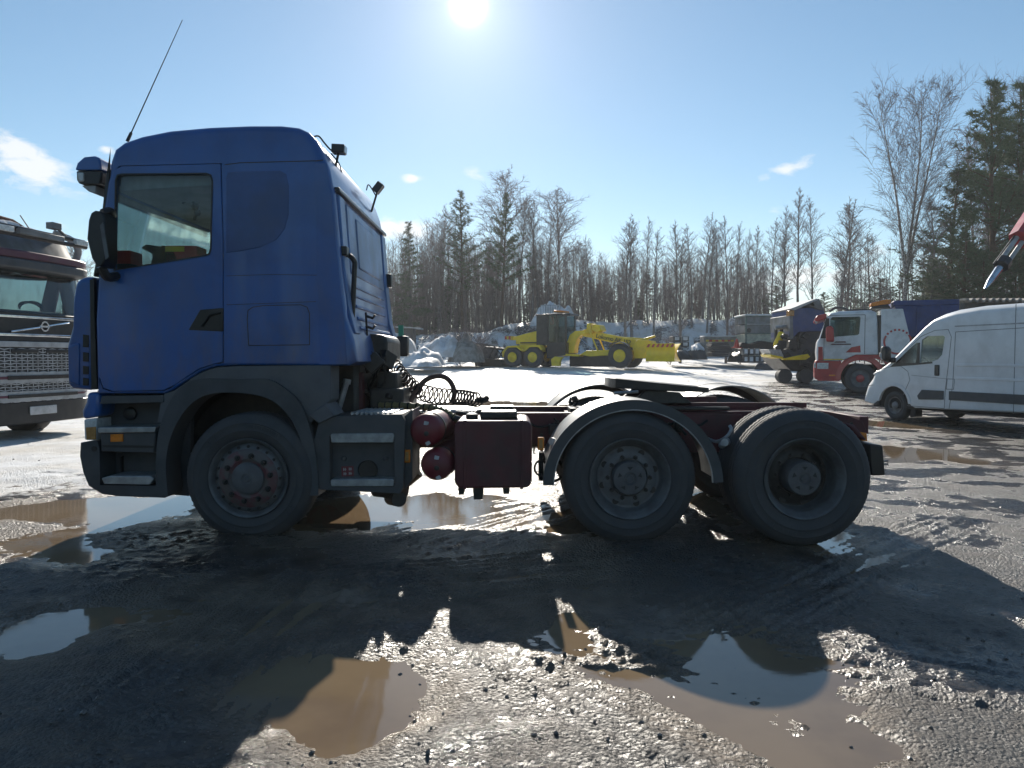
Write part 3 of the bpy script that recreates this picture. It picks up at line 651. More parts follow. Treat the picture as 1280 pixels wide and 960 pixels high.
b = MB(); b.prism(q([(112, 490), (128, 490), (129, 505), (127, 520), (106, 524), (105, 513), (110, 503)], 5.88), 5.84, 8.1); b.build('headlamp_cowl', M['blue'], truck, bevel=.03, seg=3)
b = MB(); b.prism(q([(106, 524), (122, 523), (122, 550), (107, 550)], 5.86), 5.845, 6.3); hl = b.build('headlamp', M['clear'], truck, bevel=.012)
b = MB(); b.prism(q([(109, 534), (121.5, 533), (121.5, 549), (110, 549)], 5.86), 5.838, 5.86); b.build('indicator_lens', M['lamp_amber'], hl, bevel=.004)
b = MB(); b.prism(q([(102, 553), (122, 551), (125, 560), (126, 606), (192, 607), (205, 604), (213, 606), (212, 616), (207, 622), (150, 620), (128, 617), (112, 607), (105, 590), (101, 570)], 5.83), 5.82, 8.1); b.build('bumper', M['plastic'], truck, bevel=0)
b = MB(); b.lathe([(.022, .01), (.022, -.005), (0, -.005)], at(118, 561, 5.82), (0, 1, 0), 16); b.build('towing_cap', M['black'], truck)
# steps
b = MB(); b.prism(q([(122, 488), (240, 488), (236, 620), (124, 612)], 6.06), 6.06, 6.12); sw = b.build('step_well', M['plastic'], truck)
b = MB(); b.prism(q([(126, 495), (205, 494), (205, 503), (124, 505)], NY), NY + .005, 6.06); b.build('sill_trim', M['plastic'], truck, bevel=.01)
b = MB(); b.prism(q([(126, 540), (196, 538), (194, 566), (127, 564)], 5.83), 5.82, 6.06); us = b.build('upper_step', M['plastic'], truck, bevel=.01)
b = MB(); b.prism(q([(125, 534), (197, 533), (196, 540), (125, 541)], 5.83), 5.80, 6.05); b.build('step_tread', M['steel'], us, bevel=.006)
b = MB(); b.prism(q([(138, 543), (153.5, 542.5), (153.5, 552), (138, 552.5)], 5.81), 5.808, 5.83); b.build('side_marker', M['amber'], us, bevel=.003)
b = MB(); b.prism(q([(128, 556), (193, 557)] + [(192, 560), (129, 559)], 5.82), 5.816, 5.83); b.build('step_groove', M['black'], us)
b = MB(); b.prism(q([(129, 597), (140, 594), (190, 594), (195, 598), (190, 605), (132, 604)], 5.83), 5.80, 6.05); b.build('lower_step', M['steel'], truck, bevel=.008)
b = MB(); b.lathe([(.055, 0), (.05, -.02), (.03, -.028), (0, -.028)], at(163, 517, 6.05), (0, 1, 0), 24); b.build('filler_cap', M['black'], truck)
b = MB(); b.box(at(152, 570, 6.05).x, at(154, 570, 6.05).x, 6.03, 6.06, at(0, 590, 6.05).z, at(0, 570, 6.05).z); b.build('step_strut', M['black'], truck)
# front mudguard, wheel housing, grey side skirt of the cab
fo = [(196, 614), (197, 560), (203, 527), (217, 496), (236, 478), (261, 473), (300, 474), (335, 474), (357, 486), (375, 503), (388, 535), (396, 575), (399, 619)]
fo = [(p.x, p.y) for p in bez([(u, v, 0) for u, v in fo], 60)]
fi = [(388, 619), (382, 572), (373, 540), (356, 513), (333, 497), (300, 491), (262, 493), (237, 508), (217, 540), (209, 575), (211, 620)]
fi = [(p.x, p.y) for p in bez([(u, v, 0) for u, v in fi], 60)]
b = MB(); b.prism(q(fo + fi, 5.78), 5.76, 6.02); b.build('front_mudguard', M['plastic'], truck, bevel=.012)
cxz = xz(304, 590, 5.9); b = MB(); b.prism(arc(cxz[0], cxz[1], .72, 0, 180, 24) + arc(cxz[0], cxz[1], .68, 180, 0, 24), 5.98, 6.75); b.build('wheel_housing', M['blackmatt'], truck)
b = MB(); b.prism(q([(236, 474), (252, 465), (270, 459), (300, 457.5), (413, 456.5), (413, 500), (398, 518), (388, 530), (378, 520), (357, 492), (333, 482), (300, 480), (261, 481), (236, 490)], NY), NY + .006, 6.1); sk = b.build('cab_skirt', M['plastic_light'], truck, bevel=.008)
b = MB(); b.prism(q([(205, 492), (216, 489), (236, 475.5), (261, 473.5), (236, 479), (217, 497), (203, 528), (196, 528), (200, 505)], NY), NY + .010, 6.1); b.build('skirt_front', M['plastic_light'], truck)
b = MB(); b.prism(q([(385, 519), (407, 504), (418, 520), (398, 530)], 5.75), 5.76, 6.1); b.build('rear_flap', M['plastic_light'], truck, bevel=.01)
# dark boxes added under the cab to block light, shaped as motor and gearbox
b = MB(); b.box(-3.0, -1.32, 6.42, 7.55, .62, 1.42); b.box(-1.4, -.9, 6.6, 7.4, .5, .95); b.box(-2.35, -1.6, 6.75, 7.3, .38, .64); b.build('engine_light_block', M['oily'], truck, bevel=.05)
b = MB(); b.tube([(fw.x, 6.0, fw.z), (fw.x, 7.9, fw.z)], .06, 12); b.box(fw.x - .08, fw.x + .08, 6.3, 7.7, fw.z - .12, fw.z + .02); b.build('front_axle', M['oily'], truck)
# side step box with battery cover
o_, i_ = [(398, 530), (413, 521), (488, 518), (502, 518), (506, 526), (504, 609), (500, 617), (400, 612), (392, 600), (390, 560)], [(412, 545), (492, 543), (494, 605), (412, 604)]
b = MB(); b.prism(q(o_, 5.80), 5.80, 6.40, holes=[q(i_, 5.80)]); sb = b.build('side_box', M['plastic'], truck, bevel=.01)
b = MB(); b.prism(q([(410, 543), (496, 541), (497, 607), (410, 606)], 5.80), 5.90, 5.93); b.build('box_back', M['plastic'], sb)
for v0, v1 in ((542, 553), (599, 608)):
    b = MB(); b.prism(q([(413, v0 + 2), (415, v0), (491, v0 - .5), (493, v0 + 2), (492, v1), (414, v1)], 5.79), 5.785, 5.92); b.build('step_rail', M['steel'], sb, bevel=.006)
b = MB(); b.lathe([(.078, .0), (.078, -.02), (.07, -.012), (0, -.008)], at(460, 587, 5.9), (0, 1, 0), 28); b.build('round_recess', M['black'], sb)
for u in (430, 482):
    b = MB(); b.ball(at(u, 573, 5.9), (.025, .015, .022), 10); b.build('bolt', M['plastic'], sb)
b = MB(); b.prism(q([(427, 583), (442, 582.5), (442.5, 595), (427.5, 595.5)], 5.9), 5.894, 5.9); st = b.build('red_sticker', M['redtank'], sb)
for a_, c_ in ((429, 585), (436, 584.5), (429.5, 590.5), (436, 590)):
    b = MB()
    for dx in (0, 2): b.prism(q([(a_ + dx, c_), (a_ + dx + 1, c_), (a_ + dx + 1, c_ + 3.6), (a_ + dx, c_ + 3.6)], 5.89), 5.8915, 5.894)
    b.prism(q([(a_, c_ + 1.4), (a_ + 4, c_ + 1.4), (a_ + 4, c_ + 2.2), (a_, c_ + 2.2)], 5.89), 5.8905, 5.8915); b.build('sticker_symbol', M['labelwhite'], st, smooth=0)
b = MB()
for k in range(9): u = 440 + k * 6; a = at(u, 520, 5.84); b.tube([(a.x, 5.84, at(0, 519.5, 5.8).z + .012), (a.x + .02, 6.36, at(0, 519.5, 5.8).z + .012)], .012, 6)
b.build('tread_ribs', M['steel'], sb)
b = MB(); b.prism(q([(505, 521), (516, 512), (516, 600), (506, 612)], 5.9), 5.88, 6.35); b.build('box_end_panel', M['plastic'], truck, bevel=.006)
def marker(u, v, Y):
    b = MB(); b.prism(q([(u - 4, v - 8), (u + 4, v - 8), (u + 4, v + 8), (u - 4, v + 8)], Y), Y - .02, Y + .01); m_ = b.build('side_marker', M['amber'], truck, bevel=.006)
    b = MB(); b.prism(q([(u - 2, v - 5.5), (u + 2, v - 5.5), (u + 2, v + 5.5), (u - 2, v + 5.5)], Y), Y - .024, Y - .015); b.build('reflector', M['lamp_amber'], m_)
marker(509, 570, 5.86); marker(676, 554.5, 5.86)
b = MB(); b.tube([at(470, 608, 6.1), at(505, 612, 6.0)], .085, 16); b.tube([at(489, 622, 6.1), at(499, 624, 5.93)], .062, 16); b.tube([at(480, 616, 6.3), at(520, 585, 6.3)], .09, 14); b.build('exhaust', M['oily'], truck)
# red air tanks lying across
for u, v, r in ((532, 538, .13), (545, 581, .127)):
    c = at(u, v, 5.82); b = MB(); b.lathe([(0, -.035), (r * .4, -.03), (r * .8, -.012), (r, .03), (r, .62), (r * .8, .66), (0, .68)], c, (.10, 1, 0), 32); tk = b.build('air_tank', M['redtank'], truck, smooth=50)
    for du, dv, s in ((1, -9, .018), (3, 16, .017)):
        p = at(u + du, v + dv, 5.80); b = MB(); b.box(p.x - s, p.x + s, p.y - .012, p.y + .02, p.z - s * .8, p.z + s * .8, ry=.2 if dv < 0 else -.5); b.build('sticker', M['labelwhite'], tk)
    p = at(u + 1, v + 4, 5.79); b = MB(); b.lathe([(.02, .02), (.02, -.008), (.008, -.012), (0, -.012)], p, (0, 1, 0), 12); b.build('drain_plug', M['oily'], tk)
    b = MB(); b.lathe([(r + .004, .12), (r + .007, .12), (r + .007, .16), (r + .004, .16)], c, (.10, 1, 0), 32, closed=True); b.build('strap', M['oily'], tk)
# fuel tank
b = MB(); b.prism(q([(568, 532), (572, 526), (660, 526), (665, 532), (665, 604), (660, 610), (574, 611), (568, 604)], 5.80), 5.80, 6.42); ft = b.build('fuel_tank', M['fueltank'], truck, bevel=.02, seg=3)
for u in (579, 650):
    b = MB(); b.prism(q([(u, 525.5), (u + 4, 525.5), (u + 4, 611.5), (u, 611.5)], 5.795), 5.793, 6.425); b.build('tank_strap', M['fueltank'], ft, bevel=.004)
b = MB(); b.box(at(616, 520, 6.1).x - .10, at(616, 520, 6.1).x + .20, 5.95, 6.25, at(0, 526, 5.8).z, at(0, 526, 5.8).z + .06); b.build('tank_cover', M['oily'], ft, bevel=.015)
for u, w, v1 in ((577, 8, 617), (598, 13, 623), (633, 9, 616)):
    b = MB(); b.prism(q([(u - w / 2, 608), (u + w / 2, 608), (u + w / 2 - 1, v1), (u - w / 2 + 1, v1)], 5.95), 5.9, 6.1); b.build('tank_foot', M['oily'], ft)
# ladder frame
def rail(y, nm):
    b = MB(); b.prism([(-3.2, .72), (-3.2, .97), (-1.2, .97), (-.9, .945), (1.3, .945), (2.6, .965), (2.78, .955), (2.95, .92), (3.08, .87), (3.11, .80), (3.08, .75), (2.95, .74), (2.8, .69), (-.9, .66), (-1.5, .66)], y, y + .012)
    b.prism([(-3.2, .958), (-3.2, .97), (-1.2, .97), (-.9, .945), (1.3, .945), (2.6, .965), (2.6, .953), (1.3, .933), (-.9, .933), (-1.2, .958)], y + .001, y + .09)
    r_ = b.build('frame_rail', M['frame'], truck, bevel=.003)
    return r_
rl = rail(6.52, 1); rail(7.36, 2)
for x in (-.35, .55, 1.55, 2.2, 3.1):
    b = MB(); b.box(x - .04, x + .04, 6.533, 7.36, .76, .91); b.build('cross_member', M['frame'], truck, bevel=.005)
for k, x in enumerate([-.7 + .16 * i for i in range(24)]):
    b = MB(); b.lathe([(.014, 0), (.014, -.012), (0, -.012)], (x, 6.52, .80 + (.05 if k % 2 else -.05)), (0, 1, 0), 6); b.build('bolt', M['oily'], rl, smooth=20)
b = MB(); b.box(1.32, 2.62, 6.60, 6.64, .985, 1.03); b.box(1.1, 2.0, 7.25, 7.29, .975, 1.05); b.build('mounting_rail', M['frame'], truck, bevel=.004)
b = MB(); b.box(dw.x - .5, dw.x + .25, 6.50, 6.518, .68, .93); b.box(dw.x + .55, dw.x + 1.1, 6.50, 6.518, .6, .93); b.build('frame_plate', M['frame'], truck, bevel=.005)
# springs, axles, chassis clutter between the rails
b = MB()
for w_ in (dw, tw): b.tube([(w_.x, 6.0, w_.z), (w_.x, 7.95, w_.z)], .09, 12); b.ball((w_.x, 7.0, w_.z), (.26, .2, .24), 16); 
b.build('rear_axle', M['oily'], truck)
for x in (dw.x - .38, dw.x + .42, tw.x - .35, tw.x + .34):
    b = MB(); b.lathe([(.10, 0), (.13, .03), (.12, .10), (.135, .14), (.12, .2), (.10, .24)], (x, 6.70, .52), (0, 0, 1), 18); b.build('air_bellows', M['blackmatt'], truck)
b = MB(); b.box(-.9, .1, 6.65, 7.3, .62, .86); b.box(.2, 1.9, 6.7, 7.25, .62, .86); b.tube([(-.9, 6.95, .68), (dw.x, 6.95, .62)], .06, 10); b.box(2.2, 3.1, 6.56, 7.34, .42, .82); b.build('gearbox_shaft_light_block', M['oily'], truck, bevel=.02)  # rearmost box is added to stop light passing between rails and tyre
for (u, v), (u2, v2) in (((690, 552), (680, 548)), ((906, 553), (897, 551))):
    b = MB(); b.tube([at(u + 8, v - 2, 6.5), at(u, v, 5.9)], .03, 12); b.build('mudguard_tube', M['steel'], truck)
b = MB(); b.tube(bez([at(884, 548, 6.45), at(896, 552, 6.1), at(908, 546, 6.0), at(914, 537, 6.0), at(912, 532, 6.02)], 14), .014, 6); b.ball(at(903, 556, 6.05), (.035, .02, .035), 10); b.build('bent_bracket', M['steel'], truck)
b = MB(); b.tube([at(676, 585, 5.9) + Vector((.05 * math.cos(t), 0, .06 * math.sin(t))) for t in [2 * math.pi * k / 14 for k in range(15)]], .009, 6); b.tube([at(676, 565, 5.9), at(676, 600, 5.95)], .02, 6)
b.tube(bez([at(676, 560, 6.0), at(690, 600, 5.95), at(705, 590, 6.0), at(695, 570, 6.1)], 12), .012, 6); b.build('hanging_hose', M['blackmatt'], truck)
# mudguards
def mudguard(cx, cz, r, rz, y0, y1, a0, a1, nm='mudguard', near=True):
    b = MB(); b.prism(arc(cx, cz, r, a0, a1, 40, rz) + arc(cx, cz, r - .012, a1, a0, 40, rz - .012), y0, y1)
    yl = y0 - .004 if near else y1 - .006
    mg = b.build(nm, M['galv'], truck)
    b = MB(); b.prism(arc(cx, cz, r + .004, a0, a1, 40, rz + .004) + arc(cx, cz, r - .078, a1, a0, 40, rz - .074), yl, yl + .012); b.build('mudguard_lip', M['plastic'], mg)
    b = MB(); b.prism(arc(cx, cz, r - .074, a0, a1, 40, rz - .070) + arc(cx, cz, r - .082, a1, a0, 40, rz - .078), yl - .005, yl + .014); b.build('lip_edge', M['steel'], mg)
    return mg
mc = xz(791, 606, 5.76)
mudguard(mc[0], mc[1], .695, .660, 5.74, 6.36, 2, 180)
fc = xz(0, 0, 8)
mudguard(dw.x, mc[1], .695, .715, 7.60, 8.20, 2, 180, near=False); mudguard(tw.x, mc[1] + .0, .695, .705, 7.60, 8.20, 2, 178, near=False)
b = MB(); b.tube(bez([at(714, 497, 6.9), at(712, 505, 6.9), at(722, 499, 6.9), at(716, 510, 6.9)], 10), .014, 6); b.box(at(711, 0, 6.9).x, at(728, 0, 6.9).x, 6.6, 6.9, .93, .98); b.ball(at(718, 498, 6.85), .03, 8); b.build('coupling_bracket', M['oily'], truck)
# fifth wheel
pl = [(760, 475.5), (766, 474.5), (830, 477.5), (868, 488), (876, 491), (866, 492), (820, 490), (800, 492), (788, 489), (768, 485), (764, 480)]
zt = lambda x: 1.235 - .05 * max(0, x - 1.0)
b = MB(); cx5 = at(815, 482, 6.95).x
top = [(cx5 - .38, 6.66), (cx5 - .42, 6.78), (cx5 - .42, 7.12), (cx5 - .38, 7.24), (cx5 - .1, 7.36), (cx5 + .15, 7.34), (cx5 + .44, 7.22), (cx5 + .48, 7.16), (cx5 + .1, 7.0), (cx5 + .1, 6.92), (cx5 + .48, 6.74), (cx5 + .44, 6.68), (cx5 + .15, 6.56), (cx5 - .1, 6.54)]
k0 = len(top); vs = [(x, y, 1.215 - .10 * (x - cx5 + .1) ) for x, y in top] + [(x, y, 1.138 - .05 * (x - cx5)) for x, y in top]
tr = tessellate_polygon([[Vector((x, y, 0)) for x, y in top]])
b.add(vs, [tuple(t_) for t_ in tr] + [tuple(k0 + i for i in t_) for t_ in tr] + [(i, (i + 1) % k0, k0 + (i + 1) % k0, k0 + i) for i in range(k0)]); f5 = b.build('fifth_wheel_plate', M['oily'], truck, bevel=.006)
b = MB(); b.prism([(cx5 - .28, 1.0), (cx5 + .32, 1.0), (cx5 + .18, 1.12), (cx5 - .12, 1.14)], 6.60, 6.68); b.prism([(cx5 - .28, 1.0), (cx5 + .32, 1.0), (cx5 + .18, 1.12), (cx5 - .12, 1.14)], 7.22, 7.30); b.box(cx5 - .55, cx5 + .6, 6.50, 7.40, .972, .998)
b.build('fifth_wheel_mount', M['oily'], truck, bevel=.006)
b = MB(); b.tube([(cx5 - .2, 6.55, 1.13), (cx5 - .42, 6.47, 1.12)], .014, 6); b.build('release_handle', M['steel'], truck)
# tail beam and lamp
b = MB(); b.prism(q([(1080, 553), (1096, 555), (1099, 592), (1082, 592)], 6.05), 5.95, 6.35); tl = b.build('tail_lamp', M['black'], truck, bevel=.012)
b = MB(); b.tube([at(1096, 577, 6.0), at(1110, 576, 6.0), at(1110, 580, 6.0), at(1096, 581, 6.0)], .008, 6); b.build('lamp_guard', M['steel'], tl)
b = MB(); b.box(2.90, 2.96, 6.533, 7.36, .75, .84); b.build('tail_beam', M['frame'], truck, bevel=.01)
b = MB(); b.prism(q([(1075, 540), (1082, 541), (1083, 551), (1076, 551)], 6.4), 6.38, 6.44); b.build('rear_marker', M['amber'], truck, bevel=.004)
b = MB(); b.prism(q([(1050, 527), (1062, 530), (1070, 540), (1078, 549), (1068, 548)], 6.3), 6.2, 6.5); b.build('tail_bracket', M['frame'], truck, bevel=.02)
# rear wall of the cab
xr = lambda v: at(0, 0, 6).x
def rw(y, z):                                # x of the rear wall
    return np.interp(z, [1.38, 1.56, 1.75, 2.1, 2.75, 2.95], [at(446, 452, NY).x, at(441, 425, NY).x, at(431, 395, NY).x, at(424, 330, NY).x, at(416, 240, NY).x, at(410, 210, NY).x])
def rear_panel(y0, y1, z0, z1, th, nm, m='blue_dusty', bev=.012):
    n_ = 6; zs = [z0 + (z1 - z0) * i / n_ for i in range(n_ + 1)]
    b = MB(); b.prism([(rw(0, z) + th, z) for z in zs] + [(rw(0, z) - .012, z) for z in zs[::-1]], y0, y1); return b.build(nm, M[m], truck, bevel=bev)
rear_panel(5.93, 6.12, 1.62, 2.72, .018, 'rear_post'); rear_panel(7.85, 8.06, 1.60, 2.72, .018, 'rear_post')
rear_panel(6.2, 7.78, 2.12, 2.70, .012, 'rear_window_panel'); rear_panel(6.52, 7.55, 2.20, 2.64, .022, 'blank_rear_window', 'blue_dusty', .02)
for z in (2.03, 1.95, 1.86, 1.76, 1.68): rear_panel(6.25, 7.72, z - .012, z + .012, .016, 'pressed_rib')
rear_panel(5.9, 8.08, 2.735, 2.77, .03, 'roof_joint', 'black', .006)
hs_ = [at(428, 318, 5.98), at(436, 319, 6.02), at(443, 327, 6.05), at(443, 340, 6.05), at(440, 405, 6.05), at(438, 410, 6.02), at(417, 410, 5.86)]
b = MB(); b.tube(bez(hs_, 42), .021, 10); gh = b.build('grab_rail', M['black'], truck)
b = MB(); b.box(at(424, 0, 5.95).x - .01, at(432, 0, 5.95).x, 5.92, 6.02, at(0, 320, 5.95).z, at(0, 308, 5.95).z); b.build('rail_bracket', M['black'], gh, bevel=.01)
b = MB()
for dz in (0, .09): b.tube([(rw(0, 1.7) + .02, 6.45, 1.70 + dz), (rw(0, 1.7) + .08, 6.45, 1.68 + dz), (rw(0, 1.7) + .10, 6.45, 1.71 + dz)], .012, 6)
b.tube([(rw(0, 1.7) + .02, 6.45, 1.82), (rw(0, 1.7) + .03, 6.45, 1.62)], .01, 6); b.build('hose_hook', M['black'], truck)
b = MB(); yb = 7.95; b.box(rw(0, 2.2) + .0, rw(0, 2.2) + .06, yb, yb + .1, 2.18, 2.32); b.build('rear_vent', M['black'], truck, bevel=.01)
b = MB(); b.box(rw(0, 1.5) + .0, rw(0, 1.5) + .05, 8.06, 8.12, 1.48, 1.78); b.build('green_edge_strip', M['green'], truck)
b = MB(); p = at(503, 434, 8.0); b.box(p.x - .06, p.x + .06, 7.95, 8.1, p.z - .10, p.z + .12); b.build('far_side_lamp', M['black'], truck, bevel=.02)
# roof lamps, wiring, antenna
for (u, v, Y, ry) in ((424, 187, 6.25, .05), (473, 235, 7.6, -.9)):
    p = at(u, v, Y); b = MB(); b.box(p.x - .055, p.x + .05, Y - .05, Y + .05, p.z - .035, p.z + .035, ry=ry); rp = Vector((xz(402 if u < 450 else 409, 190 if u < 450 else 208)[0], Y, xz(402, 190 if u < 450 else 208)[1])); b.tube([p, rp], .012, 6); wl = b.build('work_lamp', M['black'], truck, bevel=.012)
    b = MB(); b.box(p.x + .047, p.x + .056, Y - .042, Y + .042, p.z - .028, p.z + .028, ry=ry, piv=p); b.build('lamp_lens', M['clear'], wl)
b = MB(); b.tube(bez([at(390, 172, 6.0), at(398, 170, 6.05), at(405, 178, 6.1), at(412, 186, 6.2), at(420, 192, 6.25)], 16), .007, 5); b.tube(bez([at(414, 192, 6.2), at(424, 205, 6.4), at(428, 220, 6.5)], 10), .006, 5); b.tube(bez([at(470, 245, 7.6), at(461, 231, 7.5), at(458, 238, 7.5)], 10), .006, 5); b.build('lamp_cable', M['blackmatt'], truck)
a0, a1 = at(159, 177, 6.0), at(228, 25, 6.0); b = MB(); b.tube([a0, a0.lerp(a1, .07), a0.lerp(a1, .08), a0.lerp(a1, .5), a1], [.014, .012, .005, .004, .0025], 6); b.build('antenna', M['black'], truck)
# back-of-cab machinery: red mounts, damper, filter box, white plate
for u0, u1, v0, v1, Y in ((436, 452, 462, 516, 6.45), (470, 484, 446, 500, 7.3), (424, 436, 470, 500, 6.5)):
    b = MB(); b.prism(q([(u0, v0), (u1, v0 + 4), (u1 + 2, v1), (u0 - 2, v1)], Y), Y, Y + .12); b.build('cab_mount', M['frame'], truck, bevel=.01)
b = MB(); b.tube([at(433, 478, 6.2), at(421, 518, 6.2)], .026, 10); b.tube([at(434, 474, 6.2), at(433, 480, 6.2)], .034, 10); b.build('cab_damper', M['steel'], truck)
b = MB(); b.prism(q([(444, 416), (478, 418), (484, 424), (484, 452), (470, 458), (444, 456)], 6.6), 6.62, 7.4); b.build('filter_box', M['oily'], truck, bevel=.03)
b = MB(); b.prism(q([(449, 440), (460, 437), (462, 452), (450, 455)], 6.5), 6.5, 6.512); b.build('warning_plate', M['labelwhite'], truck)
b = MB(); r3 = random.Random(3)
for k in range(26):
    u, v, Y = r3.uniform(436, 490), r3.uniform(430, 505), r3.uniform(6.4, 7.4); s = r3.uniform(.02, .07); p = at(u, v, Y)
    b.box(p.x - s, p.x + s, p.y - s, p.y + s, p.z - s * r3.uniform(.5, 1.5), p.z + s, rz=r3.random(), ry=r3.random())
b.build('valve_block', M['oily'], truck, bevel=.008, kind='stuff')
for k in range(9):
    p0 = at(r3.uniform(440, 485), r3.uniform(440, 470), r3.uniform(6.4, 7.2)); p1 = at(r3.uniform(445, 492), r3.uniform(490, 512), r3.uniform(6.5, 7.2))
    m_ = (p0 + p1) / 2 + Vector((r3.uniform(-.12, .12), r3.uniform(-.1, .1), r3.uniform(-.1, .1))); b = MB(); b.tube(bez([p0, m_, p1], 10), r3.uniform(.008, .016), 6); b.build('air_line', M['blackmatt'], truck)
b = MB(); b.box(-1.25, -.95, 6.5, 7.45, .97, 1.16); b.box(-1.2, -1.02, 6.6, 7.3, 1.1, 1.3); b.build('gearbox_cover', M['oily'], truck, bevel=.02)
# coiled air lines lying behind the cab
def coil(path, rc, turns, rt, name, m, flat=1.0):
    C = [Vector(p) for p in path]; Lc = [0]
    for a, c in zip(C, C[1:]): Lc.append(Lc[-1] + (c - a).length)
    n_ = int(turns * 16); pts = []
    for i in range(n_ + 1):
        s = Lc[-1] * i / n_; j = max(k for k in range(len(Lc)) if Lc[k] <= s + 1e-9); j = min(j, len(C) - 2)
        d = (C[j + 1] - C[j]).normalized(); p = C[j] + d * (s - Lc[j]); n1 = Vector((.80, -.6, 0)); n2 = Vector((.15, .1, 1)).normalized(); t_ = 2 * math.pi * i / 16
        jit = 1 + .12 * math.sin(i * .37)
        pts.append(p + (n1 * math.cos(t_) * flat + n2 * math.sin(t_)) * rc * jit)
    b = MB(); b.tube(pts, rt, 6); return b.build(name, M[m], truck, smooth=60)
coil([at(494, 458, 7.0), at(506, 472, 6.95), at(516, 481, 6.9), at(526, 489, 6.9)], .060, 9, .0075, 'coil_hose', 'hosebrown')
coil([at(498, 464, 6.9), at(512, 480, 6.9), at(528, 494, 6.9)], .050, 8, .0065, 'coil_hose', 'blackmatt')
coil([at(528, 492, 6.9), at(545, 496, 6.9), at(566, 496, 6.9)], .075, 6, .008, 'coil_hose', 'blackmatt', .9)
coil([at(566, 497, 6.9), at(582, 497, 6.9), at(598, 499, 6.9)], .065, 8, .008, 'coil_hose', 'blackmatt')
b = MB(); b.ball(at(602, 500, 6.9), (.07, .05, .03), 10); b.ball(at(608, 498, 6.9), .028, 8); b.build('hose_coupling', M['blackmatt'], truck)
b = MB(); b.tube(bez([at(511, 505, 6.9), at(522, 486, 6.9), at(534, 474, 6.9), at(550, 470, 6.9), at(562, 476, 6.9), at(568, 490, 6.9), at(565, 504, 6.9)], 36), .024, 10); b.build('arched_hose', M['hosebrown'], truck)
def sidewall_ribs(cx, y, cz, r):
    b = MB()
    for a0_, n_ in ((55, 13), (118, 9), (236, 12), (300, 10)):
        for k in range(n_):
            a = R(a0_ + k * 2.9); w_ = .006 + .004 * ((k * 7) % 3); p = Vector((cx + r * math.cos(a), y, cz + r * math.sin(a))); rad_ = Vector((math.cos(a), 0, math.sin(a))); tn = Vector((-math.sin(a), 0, math.cos(a)))
            vs_ = [p + rad_ * (s1 * .014) + tn * (s2 * w_) + Vector((0, d_, 0)) for s1 in (-1, 1) for s2 in (-1, 1) for d_ in (-.0075, .004)]
            b.add(vs_, [(0, 2, 6, 4), (1, 5, 7, 3), (0, 4, 5, 1), (2, 3, 7, 6), (0, 1, 3, 2), (4, 6, 7, 5)])
    b.build('sidewall_ribs', M['tyre'], truck, kind='stuff', smooth=0)
for w_, y_, r_ in ((fw, 5.72, .405), (dw, 5.72, .415), (tw, 5.68, .425)): sidewall_ribs(w_.x, y_, w_.z, r_)
b = MB(); b.lathe([(.05, 0), (.05, .04), (.03, .05), (0, .05)], at(590, 524, 6.0), (0, 0, 1), 20); b.build('tank_filler', M['black'], truck)
for k in range(7):
    x_ = -.15 + .26 * k; b = MB(); b.tube(bez([(x_, 6.49, .90), (x_ + .10, 6.46, .86 - .03 * (k % 3)), (x_ + .22, 6.47, .84), (x_ + .30, 6.50, .88)], 12), .011, 6); b.build('air_line', M['blackmatt'], truck)
for x_, z_ in ((-.62, .80), (.0, .83), (.36, .80), (1.45, .82), (1.62, .76)):
    b = MB(); b.box(x_ - .04, x_ + .04, 6.44, 6.52, z_ - .04, z_ + .05); b.tube([(x_, 6.44, z_), (x_ + .06, 6.42, z_ - .06)], .014, 6); b.build('valve', M['oily'], truck, bevel=.008)
ys_ = bez([at(473, 507, 6.5), at(500, 507, 6.45), at(530, 509, 6.4), at(550, 513, 6.35), at(566, 521, 6.3), at(578, 530, 6.3)], 60)
b = MB(); b.tube(ys_, [.026 + .006 * (i % 4 < 2) for i in range(len(ys_))], 10); b.build('spiral_sleeve', M['hoseyellow'], truck)
b = MB()
for i in range(0, len(ys_) - 2, 4): b.tube([ys_[i], ys_[i].lerp(ys_[i + 1], .7)], .036, 10)
b.build('sleeve_rings', M['blackmatt'], truck, kind='stuff')
b = MB(); b.tube(bez([at(570, 516, 6.4), at(590, 517, 6.4), at(602, 514, 6.4), at(612, 517, 6.4), at(640, 516, 6.4)], 20), .016, 6); b.tube(bez([at(560, 520, 6.3), at(580, 528, 6.3), at(575, 540, 6.4)], 12), .03, 8); b.box(at(612, 0, 6.3).x, at(642, 0, 6.3).x, 6.25, 6.45, .93, 1.02); b.build('valve_pipe', M['oily'], truck, bevel=.01)
b = MB(); b.box(-.95, -.1, 6.62, 7.36, .93, .955); b.build('deck_plate', M['steel'], truck, bevel=.003)
OFF = Vector((0, 0, 0))
